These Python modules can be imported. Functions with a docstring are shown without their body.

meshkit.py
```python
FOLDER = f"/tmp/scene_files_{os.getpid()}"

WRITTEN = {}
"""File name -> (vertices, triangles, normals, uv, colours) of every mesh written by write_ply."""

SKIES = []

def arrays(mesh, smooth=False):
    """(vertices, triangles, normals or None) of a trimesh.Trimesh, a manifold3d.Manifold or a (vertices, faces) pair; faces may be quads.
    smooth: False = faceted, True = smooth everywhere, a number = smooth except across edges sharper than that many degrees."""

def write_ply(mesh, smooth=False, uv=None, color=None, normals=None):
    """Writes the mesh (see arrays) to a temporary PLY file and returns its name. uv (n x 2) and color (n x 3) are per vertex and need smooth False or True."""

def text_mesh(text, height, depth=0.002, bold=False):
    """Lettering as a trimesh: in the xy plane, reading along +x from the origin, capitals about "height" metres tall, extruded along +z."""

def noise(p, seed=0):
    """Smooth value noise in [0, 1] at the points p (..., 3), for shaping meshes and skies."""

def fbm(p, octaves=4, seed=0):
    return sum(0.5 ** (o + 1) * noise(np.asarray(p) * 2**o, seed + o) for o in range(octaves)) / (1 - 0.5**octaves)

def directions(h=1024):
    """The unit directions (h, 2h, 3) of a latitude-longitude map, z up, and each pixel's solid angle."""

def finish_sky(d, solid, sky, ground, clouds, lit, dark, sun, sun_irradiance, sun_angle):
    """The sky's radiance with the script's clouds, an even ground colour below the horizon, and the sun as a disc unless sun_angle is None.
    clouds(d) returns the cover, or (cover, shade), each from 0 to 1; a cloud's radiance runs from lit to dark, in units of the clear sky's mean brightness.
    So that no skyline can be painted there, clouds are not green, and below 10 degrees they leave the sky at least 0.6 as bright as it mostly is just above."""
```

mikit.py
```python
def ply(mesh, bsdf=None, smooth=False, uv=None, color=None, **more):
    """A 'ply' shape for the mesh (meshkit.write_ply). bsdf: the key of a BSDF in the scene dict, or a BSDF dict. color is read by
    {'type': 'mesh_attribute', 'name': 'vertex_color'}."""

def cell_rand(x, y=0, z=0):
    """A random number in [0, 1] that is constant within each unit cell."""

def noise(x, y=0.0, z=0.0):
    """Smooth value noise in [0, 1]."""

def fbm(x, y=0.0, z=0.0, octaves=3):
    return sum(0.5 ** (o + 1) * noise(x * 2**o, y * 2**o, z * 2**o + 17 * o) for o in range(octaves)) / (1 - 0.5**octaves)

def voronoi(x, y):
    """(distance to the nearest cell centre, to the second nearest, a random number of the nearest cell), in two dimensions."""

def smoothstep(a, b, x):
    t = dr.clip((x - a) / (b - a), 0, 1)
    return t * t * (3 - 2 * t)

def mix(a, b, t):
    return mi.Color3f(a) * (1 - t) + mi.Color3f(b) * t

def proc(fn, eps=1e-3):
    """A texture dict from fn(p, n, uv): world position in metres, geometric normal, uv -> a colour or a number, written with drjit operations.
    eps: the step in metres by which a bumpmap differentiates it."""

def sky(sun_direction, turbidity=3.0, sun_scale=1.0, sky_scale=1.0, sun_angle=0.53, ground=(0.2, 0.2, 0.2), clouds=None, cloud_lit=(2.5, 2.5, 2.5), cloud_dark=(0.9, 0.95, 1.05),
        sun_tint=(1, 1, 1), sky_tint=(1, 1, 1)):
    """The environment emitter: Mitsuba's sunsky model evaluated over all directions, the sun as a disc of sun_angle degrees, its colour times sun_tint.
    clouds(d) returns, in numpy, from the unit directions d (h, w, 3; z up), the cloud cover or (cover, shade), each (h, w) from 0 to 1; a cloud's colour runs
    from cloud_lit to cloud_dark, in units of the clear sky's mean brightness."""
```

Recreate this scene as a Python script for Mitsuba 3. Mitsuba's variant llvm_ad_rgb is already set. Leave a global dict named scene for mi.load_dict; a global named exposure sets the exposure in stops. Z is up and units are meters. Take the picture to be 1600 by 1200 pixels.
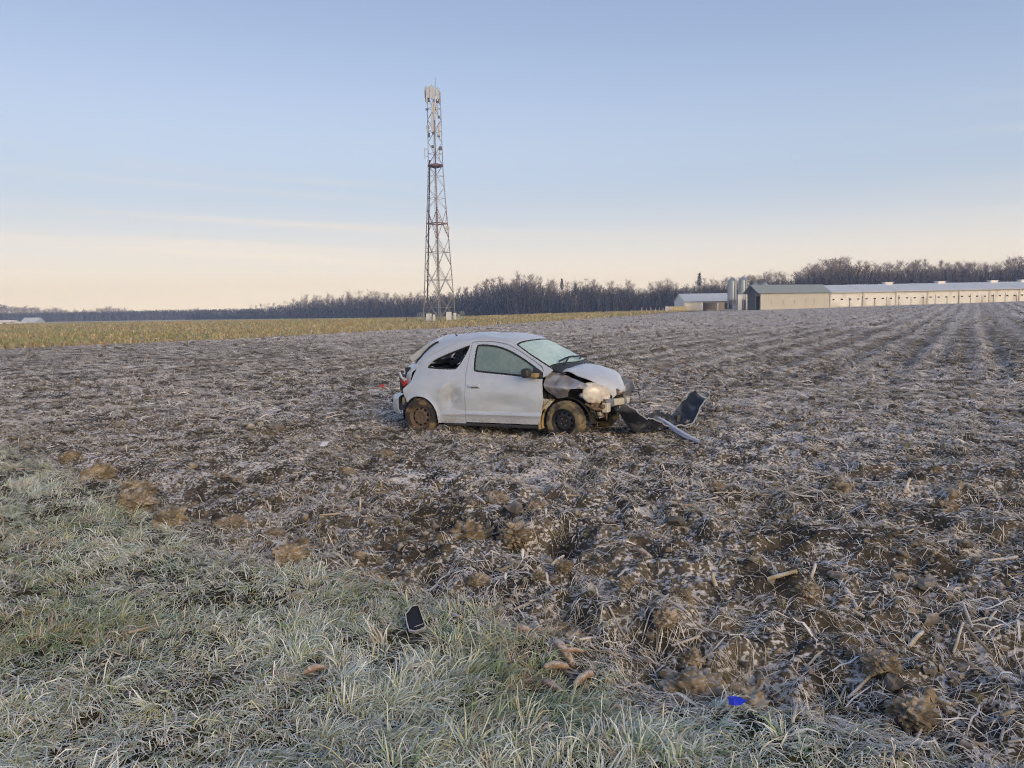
import math
import numpy as np
import trimesh
import shapely
import shapely.geometry as sg
import manifold3d as m3
import mitsuba as mi
import drjit as dr
import mikit
import meshkit

# ------------------------------------------------------------------ camera, sky, exposure
T = mi.ScalarTransform4f
FOC, EYE = 1202.0, 1.75                                   # focal length in pixels of a 1600 wide frame, eye height
PITCH, ROLL = math.atan((600 - 492) / FOC), math.radians(1.0)
FW = np.array([0, math.cos(PITCH), -math.sin(PITCH)])
_up0 = np.cross([1.0, 0, 0], FW)
RT = math.cos(ROLL) * np.array([1.0, 0, 0]) - math.sin(ROLL) * _up0
UP = math.sin(ROLL) * np.array([1.0, 0, 0]) + math.cos(ROLL) * _up0
exposure = 2.85
SUN = [0.55, -1.0, 0.36]                                   # a broad glow low behind the photographer, the sun itself veiled


def sstep(a, b, x):
    t = np.clip((np.asarray(x, float) - a) / (b - a), 0, 1)
    return t * t * (3 - 2 * t)


def sky_cover(d):
    """Thin high haze that thickens towards the horizon, with a few faint streaks of cirrus."""
    el = np.degrees(np.arcsin(np.clip(d[..., 2], 0, 1)))
    q = d / np.maximum(np.hypot(d[..., 0], d[..., 1]), .15)[..., None]
    cover, shade = .90 * (1 - sstep(2.5, 19, el)), sstep(1.0, 10.0, el)
    st = meshkit.fbm(np.stack([q[..., 0] * 1.6 + 3.1, q[..., 1] * 1.6, el * 1.0 + q[..., 0] * 2.4], -1), 5, seed=11)
    az = np.degrees(np.arctan2(d[..., 0], d[..., 1]))
    patch = sstep(.42, .62, meshkit.fbm(np.stack([az / 26 + 4.2, el / 30, 0 * az], -1), 2, seed=3)) * (.35 + .65 * sstep(4, 16, np.abs(az)))
    wisp = sstep(.46, .80, st) * patch * sstep(2, 6, el) * (1 - sstep(8.5, 15, el))
    return np.clip(cover + wisp * .34, 0, 1), np.clip(shade - wisp * .44, 0, 1)


scene, labels = {}, {}
scene['camera'] = {'type': 'perspective', 'fov': 2 * math.degrees(math.atan(800 / FOC)), 'fov_axis': 'x', 'near_clip': 0.05, 'far_clip': 6000.0,
                   'to_world': T().look_at([0, 0, EYE], (np.array([0, 0, EYE]) + FW).tolist(), UP.tolist())}
scene['daylight'] = mikit.sky(SUN, turbidity=3, sun_scale=0.30, sun_angle=36, sun_tint=(.86, .94, 1.08), sky_scale=1.0, sky_tint=(1.08, .88, .93), clouds=sky_cover,
                              cloud_lit=(2.40, 2.20, 1.97), cloud_dark=(1.06, 1.30, 1.68))

# ------------------------------------------------------------------ helpers
rng = np.random.default_rng(7)


def ray(px, py):
    return FW + RT * (px - 800) / FOC - UP * (py - 600) / FOC


def at(px, py, depth):
    """World point at this depth (metres along +y) seen at a pixel of the 1600 x 1200 photograph; used to survey the place."""
    d = ray(px, py)
    return np.array([0, 0, EYE]) + d * depth / d[1]


def rgb(*c):
    return {'type': 'rgb', 'value': list(map(float, c))}


def mat(name, color, rough=.8, two=True, **kw):
    b = {'type': 'principled', 'base_color': color if isinstance(color, dict) else rgb(*color), 'roughness': float(rough), **kw}
    scene[name] = {'type': 'twosided', 'bsdf': b} if two else b
    return name


ORD = ['first', 'second', 'third', 'fourth', 'fifth', 'sixth', 'seventh', 'eighth', 'ninth', 'tenth', 'eleventh', 'twelfth', 'thirteenth', 'fourteenth', 'fifteenth', 'sixteenth', 'seventeenth', 'eighteenth', 'nineteenth', 'twentieth']
VCOL = {'type': 'mesh_attribute', 'name': 'vertex_color'}


def add(key, mesh, m, smooth=False, label=None, category=None, group=None, kind=None, uv=None, color=None, to_world=None):
    base, n = key, 0
    while key in scene:
        n += 1
        key = f'{base}_{n:03d}'
    d = mikit.ply(mesh, m, smooth=smooth, uv=uv, color=color)
    if to_world is not None:
        d['to_world'] = T(np.asarray(to_world, float).tolist())
    scene[key] = d
    tag(key, label, category, group, kind)
    return key


def tag(key, label=None, category=None, group=None, kind=None):
    v = {k: x for k, x in dict(label=label, category=category, group=group, kind=kind).items() if x}
    if v:
        labels[key] = {**labels.get(key, {}), **v}


def box(lo, hi):
    lo, hi = np.asarray(lo, float), np.asarray(hi, float)
    b = trimesh.creation.box(extents=hi - lo)
    b.apply_translation((lo + hi) / 2)
    return b


def cat(*ms):
    return trimesh.util.concatenate([m for m in ms if m is not None])


def tube(pts, rad, n=8, caps=True):
    p = np.asarray(pts, float)
    r = np.broadcast_to(rad, (len(p),))
    t = np.gradient(p, axis=0)
    t /= np.linalg.norm(t, axis=1, keepdims=True) + 1e-12
    a = np.cross(t, np.where(np.abs(t[:, 2:]) < .9, [0, 0, 1.0], [1.0, 0, 0]))
    a /= np.linalg.norm(a, axis=1, keepdims=True) + 1e-12
    b, ang = np.cross(t, a), np.arange(n) * 2 * np.pi / n
    v = (p[:, None] + r[:, None, None] * (np.cos(ang)[None, :, None] * a[:, None] + np.sin(ang)[None, :, None] * b[:, None])).reshape(-1, 3)
    i, j = np.meshgrid(np.arange(len(p) - 1), np.arange(n), indexing='ij')
    q = np.stack([i * n + j, i * n + (j + 1) % n, (i + 1) * n + (j + 1) % n, (i + 1) * n + j], -1).reshape(-1, 4)
    f = np.vstack([q[:, [0, 1, 2]], q[:, [0, 2, 3]]])
    if caps:
        k, last = len(v), (len(p) - 1) * n
        v = np.vstack([v, p[0], p[-1]])
        jj = np.arange(n)
        f = np.vstack([f, np.stack([(jj + 1) % n, jj, 0 * jj + k], 1), np.stack([last + jj, last + (jj + 1) % n, 0 * jj + k + 1], 1)])
    return trimesh.Trimesh(v, f, process=False)


def bar(a, b, w, t=None):
    """Rectangular bar from a to b."""
    a, b = np.asarray(a, float), np.asarray(b, float)
    L = np.linalg.norm(b - a)
    m = trimesh.creation.box(extents=[w, t or w, L])
    m.apply_transform(trimesh.geometry.align_vectors([0, 0, 1], (b - a) / L))
    m.apply_translation((a + b) / 2)
    return m


def hull(pts):
    return trimesh.convex.convex_hull(np.asarray(pts, float))


def rbox(lo, hi, r, seg=10):
    """Box with rounded edges."""
    lo, hi = np.asarray(lo, float) + r, np.asarray(hi, float) - r
    s = trimesh.creation.icosphere(subdivisions=2, radius=r).vertices
    return hull(np.vstack([s + [x, y, z] for x in (lo[0], hi[0]) for y in (lo[1], hi[1]) for z in (lo[2], hi[2])]))


def revolve(profile, n=32):
    """Profile [(radius, axial)] turned about the y axis."""
    pr = np.asarray(profile, float)
    ang = np.arange(n) * 2 * np.pi / n
    v = np.stack([pr[:, None, 0] * np.cos(ang), np.broadcast_to(pr[:, None, 1], (len(pr), n)), pr[:, None, 0] * np.sin(ang)], -1).reshape(-1, 3)
    i, j = np.meshgrid(np.arange(len(pr) - 1), np.arange(n), indexing='ij')
    q = np.stack([i * n + j, (i + 1) * n + j, (i + 1) * n + (j + 1) % n, i * n + (j + 1) % n], -1).reshape(-1, 4)
    return trimesh.Trimesh(v, np.vstack([q[:, [0, 1, 2]], q[:, [0, 2, 3]]]), process=False)


def sheet(grid):
    """Triangles over a (n, m, 3) grid of points."""
    n, m = grid.shape[:2]
    i, j = np.meshgrid(np.arange(n - 1), np.arange(m - 1), indexing='ij')
    q = np.stack([i * m + j, (i + 1) * m + j, (i + 1) * m + j + 1, i * m + j + 1], -1).reshape(-1, 4)
    return trimesh.Trimesh(grid.reshape(-1, 3), np.vstack([q[:, [0, 1, 2]], q[:, [0, 2, 3]]]), process=False)


def thicken(mesh, t):
    """Closes an open sheet into a thin shell."""
    v, f = np.array(mesh.vertices), np.array(mesh.faces)
    n = np.zeros_like(v)
    fn = np.cross(v[f[:, 1]] - v[f[:, 0]], v[f[:, 2]] - v[f[:, 0]])
    for k in range(3):
        np.add.at(n, f[:, k], fn)
    n /= np.linalg.norm(n, axis=1, keepdims=True) + 1e-12
    e = np.vstack([f[:, [0, 1]], f[:, [1, 2]], f[:, [2, 0]]])
    u, idx, cnt = np.unique(np.sort(e, 1), axis=0, return_index=True, return_counts=True)
    be = e[idx[cnt == 1]]
    N = len(v)
    side = np.vstack([np.stack([be[:, 1], be[:, 0], be[:, 0] + N], 1), np.stack([be[:, 1], be[:, 0] + N, be[:, 1] + N], 1)])
    return trimesh.Trimesh(np.vstack([v, v - n * t]), np.vstack([f, f[:, ::-1] + N, side]), process=False)


def ribbons(P, W, side, C):
    """Blades: P (N, L, 3) spines, W (N, L) half widths, side (N, 3), C (N, L, 3) colours -> (vertices, faces, colours)."""
    N, L = P.shape[:2]
    v = np.stack([P - side[:, None] * W[..., None], P + side[:, None] * W[..., None]], 2).reshape(-1, 3)
    c = np.repeat(C[:, :, None], 2, 2).reshape(-1, 3)
    b = (np.arange(N) * L * 2)[:, None] + (np.arange(L - 1) * 2)[None]
    f = np.stack([b, b + 1, b + 3, b, b + 3, b + 2], -1).reshape(-1, 3)
    return v, f, c

# ------------------------------------------------------------------ the lie of the land
GX, GZ = [-400, -150, -96, -14, 30, 62, 107, 160, 400], [1.2, .95, .9, .75, 1.6, 2.0, 2.75, 3.3, 4.5]


def land(x, y):
    x, y = np.asarray(x, float), np.asarray(y, float)
    t = np.clip((y - 12) / 132, 0, None)
    t = np.where(t > 1, 1 + (t - 1) * .55, t)
    return np.interp(x * 144 / np.maximum(y, 144), GX, GZ) * np.minimum(t, 3.5)


def on_land(px, py):
    """Where the line of sight through a pixel of the photograph meets the bare land."""
    d = ray(px, py)
    ys = np.geomspace(1.5, 2500, 6000)
    p = np.array([0, 0, EYE]) + d[None] * (ys / d[1])[:, None]
    k = np.argmax(p[:, 2] < land(p[:, 0], p[:, 1]))
    return p[k] if k else p[-1]


VERGE = np.array([on_land(*q)[:2] for q in [(-500, 640), (0, 697), (130, 765), (330, 860), (470, 905), (640, 955), (820, 1010), (900, 1045), (1000, 1085), (1250, 1115), (1310, 1150), (1350, 1200), (1380, 1290)]])
VERGE_POLY = sg.Polygon(np.vstack([VERGE, [[VERGE[-1][0] + 1, -3], [-25, -3]]])).buffer(0)
STRIP_NEAR = np.array([on_land(*q)[:2] for q in [(-160, 556), (0, 548), (380, 531), (640, 516), (700, 513.5), (790, 508), (925, 499), (1010, 492)]])
STRIP_POLY = sg.Polygon(np.vstack([STRIP_NEAR, [[60, 215], [30, 262], [-60, 300], [-330, 330], [-330, 60]]])).buffer(0)


def verge_dist(x, y):
    """Signed distance to the edge of the grass verge, positive on the grass."""
    x, y = np.asarray(x, float), np.asarray(y, float)
    d = np.full(x.shape, 1e9)
    for a, b in zip(VERGE[:-1], VERGE[1:]):
        ab = b - a
        t = np.clip(((x - a[0]) * ab[0] + (y - a[1]) * ab[1]) / (ab @ ab), 0, 1)
        d = np.minimum(d, np.hypot(x - a[0] - t * ab[0], y - a[1] - t * ab[1]))
    near = (y < 14) & (np.abs(x) < 40)
    s = np.zeros(x.shape, bool)
    s[near] = shapely.contains_xy(VERGE_POLY, x[near], y[near])
    return np.where(s, d, -d)


PITS = [(on_land(722, 826), .36, .22), (on_land(690, 812), .24, .14), (on_land(858, 842), .28, .24), (on_land(1000, 1070), .5, .07), (on_land(1120, 1050), .45, .07), (on_land(850, 860), .3, .07),
        (on_land(1350, 1070), .6, .06), (on_land(1210, 1000), .4, .05), (on_land(1480, 1010), .45, .06), (on_land(620, 900), .25, .07), (on_land(300, 810), .3, .06), (on_land(230, 770), .3, .06)]
ROW = math.radians(31)
TRACKS = [(-6.4, .04), (-3.5, .06), (-1.9, .06), (.7, .09), (1.75, .08), (4.3, .05)]      # wheel lines along the rows
PITS += [(np.array([-.95, 11.45]), .34, -.10), (np.array([.72, 10.35]), .36, -.10), (np.array([-1.35, 11.8]), .3, -.05), (np.array([1.12, 10.2]), .3, -.05)]   # earth pushed up round the wheels


def n3(x, y, lam, seed, octaves=2, rot=0.0):
    c, s = math.cos(rot), math.sin(rot)
    return meshkit.fbm(np.stack([(x * c - y * s) / lam, (x * s + y * c) / lam, np.zeros_like(x)], -1), octaves, seed)


def relief(x, y, s=None):
    """Clods, furrows and hollows on top of the land. s is the mesh spacing there: what is finer is left out."""
    x, y = np.asarray(x, float), np.asarray(y, float)
    s = .02 if s is None else s
    v = sstep(-.25, .35, verge_dist(x, y))
    k = lambda lam: np.clip(lam / (3.2 * s), 0, 1)
    big = (np.abs(n3(x, y, .55, 3, 2, .4) - .5) * 2)
    u = x * math.cos(ROW) - y * math.sin(ROW) + .25 * (n3(x, y, 2.2, 9, 1) - .5)
    far = sstep(13, 26, y)
    furrow = np.sin(2 * np.pi * u / .76) * .042 * k(.76)
    w = x * .64 + y * .77 + .5 * (n3(x, y, 1.6, 12, 1) - .5)
    head = np.sin(2 * np.pi * w / .95) * .05
    mid = np.abs(n3(x, y, .24, 21, 1, 1.1) - .5) * 2
    soil = -.09 * big * k(.5) - .06 * mid * k(.21) + .075 * (n3(x, y, .10, 22, 1, .6) - .5) * k(.10) + .05 * (n3(x, y, .05, 23, 1, .2) - .5) * k(.05) + .05
    tracks = sum(-d * np.exp(-((u - c) / .26) ** 2) for c, d in TRACKS)
    field = soil * (1 + .5 * far) + furrow * far + head * (1 - sstep(7, 13, y)) + tracks * far
    lawn = .05 + .10 * (n3(x, y, .8, 31, 2) - .5) + .07 * (n3(x, y, .26, 32, 2) - .5) * k(.26)
    z = field * (1 - v) + lawn * v
    for c, r, dep in PITS:
        z = z - dep * np.exp(-(((x - c[0]) / r) ** 2 + ((y - c[1]) / (r * .7)) ** 2) ** 1.5)
    return z * (1 - .9 * sstep(110, 150, y))


def ground(x, y):
    return land(x, y) + relief(x, y)


def axis(lo, hi, ds):
    v = [lo]
    while v[-1] < hi:
        v.append(v[-1] + ds(v[-1]))
    return np.array(v)


def field_grid(x1, y0, y1, a, b, c, sink=0.0):
    xs = axis(0, x1, lambda x: a + b * x)
    xs = np.concatenate([-xs[:0:-1], xs])
    ys = axis(y0, y1, lambda y: c * y)
    X, Y = np.meshgrid(xs, ys)
    S = np.maximum(c * Y, a + b * np.abs(X))
    m = sheet(np.stack([X, Y, land(X, Y) + relief(X, Y, S) - sink * (Y < y0 * 1.03)], -1))
    return trimesh.Trimesh(m.vertices, m.faces[:, ::-1], process=False)


def on_verge(x, y):
    """1 under the grass of the verge, 0 on the field."""
    e = mi.Float(float(VERGE[-1][1]))
    for (x0, y0), (x1, y1) in zip(VERGE[:-1], VERGE[1:]):
        e = dr.select((x >= float(x0)) & (x < float(x1)), float(y0) + (x - float(x0)) * float((y1 - y0) / (x1 - x0)), e)
    e = dr.select(x < float(VERGE[0][0]), float(VERGE[0][1]), e)
    return mikit.smoothstep(-.25, .25, e - y + .5 * (mikit.noise(x * 3, y * 3, 1) - .5))


def ground_bump(p, n, uv):
    u = p.x * math.cos(ROW) - p.y * math.sin(ROW) + .25 * (mikit.noise(p.x / 2.2, p.y / 2.2, 9) - .5)
    return dr.sin(u * (2 * math.pi / 1.52)) * .09 * mikit.smoothstep(16, 34, p.y) + mikit.fbm(p.x * 17, p.y * 17, p.z * 17, 3) * .035 + mikit.noise(p.x * 95, p.y * 95, p.z * 95) * .006


def ground_color(p, n, uv):
    x, y = p.x, p.y
    a = mikit.fbm(x * 1.1, y * 1.1, 0, 2)
    b = mikit.fbm(x * 5.3, y * 5.3, 3, 2)
    c = mikit.fbm(x * 46, y * 46, p.z * 46, 3)
    far = mikit.smoothstep(22, 80, y)
    u = x * math.cos(ROW) - y * math.sin(ROW) + .25 * (mikit.noise(x / 2.2, y / 2.2, 9) - .5)
    rut = mikit.Float(0) if False else mi.Float(0)
    for cc, dd in TRACKS:
        rut = rut + dd * 10 * dr.exp(-dr.square((u - cc) / .22))
    rut = dr.clip(rut, 0, 1) * mikit.smoothstep(18, 34, y) * mikit.smoothstep(.25, .7, mikit.fbm(x * .4, y * .4, 8, 2))
    m = mikit.fbm(x * .55, y * .55, 4, 2)
    v = on_verge(x, y)
    fr = mikit.smoothstep(.47, .60, (.09 * a + .23 * b + .68 * c + .16 * (n.z - .88) + .05 * far - .020 * (1 - far) + .07 * (m - .5)) + .035 * dr.sin(u * (2 * math.pi / 1.52)) * mikit.smoothstep(14, 30, y)) * (1 - .8 * v) * (1 - .65 * rut)
    soil = mikit.mix((.06, .053, .043), (.135, .115, .085), mikit.smoothstep(.35, .65, b))
    soil = mikit.mix(soil, (.165, .13, .085), mikit.smoothstep(.62, .74, mikit.fbm(x * 2.1, y * 2.1, 9, 2)) * .6 * (1 - far * .7))
    soil = mikit.mix(soil, (.045, .042, .025), v)
    return mikit.mix(soil, mikit.mix((.62, .595, .58), (.76, .74, .735), a), fr * .92)


scene['m_ground'] = {'type': 'bumpmap', 'arbitrary': mikit.proc(ground_bump, .004), 'scale': 1.0, 'bsdf': {'type': 'diffuse', 'reflectance': mikit.proc(ground_color)}}
fm = cat(field_grid(24, 1.3, 22, .0122, .0095, .0048), field_grid(175, 21.4, 158, .07, .0115, .0075, .08))
add('field', fm, 'm_ground', True, uv=fm.vertices[:, :2], label= 'ploughed maize field with frosted soil and straw around the wrecked car', category='field', kind='structure')

# land out to the horizon and behind the camera, a little lower than the detailed field
gx = np.concatenate([-np.geomspace(10, 1150, 44)[::-1], [0], np.geomspace(10, 1150, 44)])
gy = np.concatenate([-np.geomspace(4, 400, 24)[::-1], [0], np.geomspace(5, 1150, 80)])
GXX, GYY = np.meshgrid(gx, gy)
GZZ = land(GXX, GYY) - np.where((GYY > 1) & (GYY < 150) & (np.abs(GXX) < 170), .45, .06)


def meadow_color(p, n, uv):
    a = mikit.fbm(p.x * .12, p.y * .12, 0, 3)
    return mikit.mix((.17, .15, .10), (.30, .29, .26), mikit.smoothstep(.35, .65, a))


mat('m_meadow', mikit.proc(meadow_color), .95)
add('far_ground', sheet(np.stack([GXX, GYY, GZZ], -1)), 'm_meadow', True, 'frosty open land reaching from the field to the horizon', 'ground', kind='structure')

# ------------------------------------------------------------------ frosted grass of the verge
mat('m_blade', VCOL, .75)


def grass(n_tuft, per, area, key, label, lrange, hue, weight):
    x = rng.uniform(area[0], area[1], n_tuft * 6)
    y = np.sqrt(rng.uniform(area[2] ** 2, area[3] ** 2, n_tuft * 6))
    y = area[2] + area[3] - y if False else y
    d = verge_dist(x, y)
    vis = np.abs(x) < .72 * y + .8
    keep = (rng.uniform(0, 1, len(x)) < weight(d, x, y)) & vis
    x, y = x[keep][:n_tuft], y[keep][:n_tuft]
    return x, y


def blade_mesh(tx, ty, per, lmin, lmax, width, colors, lie, spread=.05):
    """per blades around each tuft centre, combed by a slow field, arched over and tipped with frost."""
    n = len(tx)
    comb = 2 * np.pi * n3(tx, ty, 1.3, 77, 2) * 2.2 + 2.0
    size = rng.uniform(.6, 1.15, n)
    x0, y0, th, sz = (np.repeat(q, per) for q in (tx, ty, comb, size))
    hue = np.repeat(rng.integers(0, len(colors), n), per)
    hue = np.where(rng.uniform(0, 1, n * per) < .2, rng.integers(0, len(colors), n * per), hue)
    N = n * per
    phi = th + np.repeat(rng.normal(0, 1.0, n), per) + rng.normal(0, .6, N)
    rr = np.abs(rng.normal(0, spread, N)) * sz
    bx, by = x0 + rr * np.cos(phi + rng.normal(0, 1, N)), y0 + rr * np.sin(phi + rng.normal(0, 1, N))
    bz = ground(bx, by) - .01
    L = rng.uniform(lmin, lmax, N) * sz
    e0 = np.radians(rng.uniform(35, 88, N))
    drop = np.radians(rng.uniform(50, 165, N)) * lie
    lev = 4
    P = np.zeros((N, lev, 3))
    P[:, 0] = np.stack([bx, by, bz], 1)
    for k in range(1, lev):
        e = e0 - drop * (k - .5) / (lev - 1)
        step = L / (lev - 1)
        ph = phi + .25 * (k - 1) * rng.normal(0, .6, N)
        P[:, k] = P[:, k - 1] + step[:, None] * np.stack([np.cos(e) * np.cos(ph), np.cos(e) * np.sin(ph), np.sin(e)], 1)
    gz = ground(P[:, -1, 0], P[:, -1, 1]) + .004
    P[:, -1, 2] = np.maximum(P[:, -1, 2], gz)
    P[:, -2, 2] = np.maximum(P[:, -2, 2], gz)
    W = (width * rng.uniform(.6, 1.3, N))[:, None] * np.array([1, .95, .7, .12])[None]
    side = np.stack([-np.sin(phi), np.cos(phi), 0 * phi], 1) + rng.normal(0, .35, (N, 3))
    side /= np.linalg.norm(side, axis=1, keepdims=True)
    col = np.array(colors)[hue] * rng.uniform(.75, 1.25, N)[:, None]
    fr = np.clip(rng.normal(.55, .25, N), .05, .95) * (.15 + 1.7 * np.repeat(n3(tx, ty, .8, 55, 2), per))
    frost = np.array([.84, .88, .86])
    g = np.clip(fr[:, None] * np.array([.10, .6, .95, 1.0])[None], 0, .93)[..., None]
    return P, W, side, col[:, None] * (1 - g) + frost * g


GREENS = [(.17, .27, .07), (.24, .31, .09), (.09, .20, .09), (.42, .41, .15), (.36, .29, .17), (.28, .30, .15), (.28, .19, .12), (.17, .23, .13), (.34, .37, .19)]


CLEAR = [(on_land(645, 1002), .13), (on_land(645, 1014), .12), (on_land(643, 1026), .10), (on_land(1153, 1128), .08), (on_land(1153, 1140), .08), (on_land(490, 1066), .035), (on_land(872, 1056), .07), (on_land(905, 1070), .04)]


def scatter(n, ymin, ymax, prob, xw=.72, xpad=.9, q=1.0):
    """n points over the part of the land in front of the photographer, thinning with distance, accepted with probability prob(x, y)."""
    xs_, ys_ = [], []
    tot = 0
    while tot < n:
        y = rng.uniform(ymin ** q, ymax ** q, n) ** (1 / q)
        x = rng.uniform(-1, 1, n) * (xw * y + xpad)
        k = rng.uniform(0, 1, n) < prob(x, y)
        for c, r in CLEAR:
            k &= np.hypot(x - c[0], y - c[1]) > r
        xs_.append(x[k]); ys_.append(y[k]); tot += k.sum()
    return np.concatenate(xs_)[:n], np.concatenate(ys_)[:n]


def grass_prob(x, y):
    d = verge_dist(x, y) + .35 * (n3(x, y, .7, 88, 2) - .5)
    return sstep(-.15, .25, d)


tx, ty = scatter(4600, 1.9, 13, grass_prob, q=.6)
parts = [ribbons(*blade_mesh(tx, ty, 22, .045, .125, .0029, GREENS, 1.0, .055))]
tx2, ty2 = scatter(900, 1.9, 11, lambda x, y: grass_prob(x, y) * sstep(.42, .6, n3(x, y, .6, 91, 2)), q=.5)
parts.append(ribbons(*blade_mesh(tx2, ty2, 44, .08, .21, .0032, GREENS, 1.0, .045)))
tx3, ty3 = scatter(500, 2.2, 16, lambda x, y: .0 + sstep(-.7, 0, verge_dist(x, y)) * (verge_dist(x, y) < .1))
parts.append(ribbons(*blade_mesh(tx3, ty3, 14, .06, .18, .002, GREENS[3:], 1.0, .05)))


def merge(parts):
    o = np.cumsum([0] + [len(p[0]) for p in parts])
    return (np.vstack([p[0] for p in parts]), np.vstack([p[1] + k for p, k in zip(parts, o)])), np.vstack([p[2] for p in parts])


mesh, col = merge(parts)
add('verge_grass', mesh, 'm_blade', True, 'frost covered tufted grass of the verge in the foreground', 'grass', kind='stuff', color=col)

# ------------------------------------------------------------------ maize straw, stubble and clods on the field
STRAW = [(.40, .35, .26), (.46, .42, .34), (.34, .29, .20), (.44, .42, .40), (.48, .47, .46), (.30, .21, .12), (.38, .30, .19)]


def lying(x, y, lmin, lmax, width, bend, colors, lift=.02, frost=(.5, .25), lev=5):
    N = len(x)
    prof = np.interp(np.linspace(0, 4, lev), range(5), [.3, .8, 1, .8, .5])
    wide = np.interp(np.linspace(0, 4, lev), range(5), [.7, 1, 1, .9, .4])
    ph = rng.uniform(0, 2 * np.pi, N)
    ph = np.where(rng.uniform(0, 1, N) < .35, rng.normal(-.7, .35, N), ph)
    L = rng.uniform(lmin, lmax, N)
    P = np.zeros((N, lev, 3))
    a = ph.copy()
    P[:, 0, 0], P[:, 0, 1] = x, y
    for k in range(1, lev):
        a = a + rng.normal(0, bend, N)
        P[:, k, :2] = P[:, k - 1, :2] + (L / (lev - 1))[:, None] * np.stack([np.cos(a), np.sin(a)], 1)
    gz = ground(P[..., 0], P[..., 1])
    fit = .65
    lin = gz[:, :1] + (gz[:, -1:] - gz[:, :1]) * np.linspace(0, 1, lev)[None]
    P[..., 2] = np.maximum(gz, fit * gz + (1 - fit) * lin) + .006 + np.abs(rng.normal(0, lift, (N, 1))) * prof[None] + rng.normal(0, lift * .5, (N, lev)) ** 2 * 20
    W = (width * rng.uniform(.4, 1.4, N))[:, None] * wide[None]
    side = np.stack([-np.sin(ph), np.cos(ph), rng.normal(0, .5, N)], 1)
    side /= np.linalg.norm(side, axis=1, keepdims=True)
    col = np.array(colors)[rng.integers(0, len(colors), N)] * rng.uniform(.7, 1.15, N)[:, None]
    g = np.clip(rng.normal(frost[0], frost[1], N) + .55 * (n3(x, y, .8, 61, 2) - .5), 0, .95)[:, None, None] * np.ones((1, lev, 1))
    C = col[:, None] * (1 - g) + np.array([.87, .845, .83]) * g
    return P, W, side, C


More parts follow.
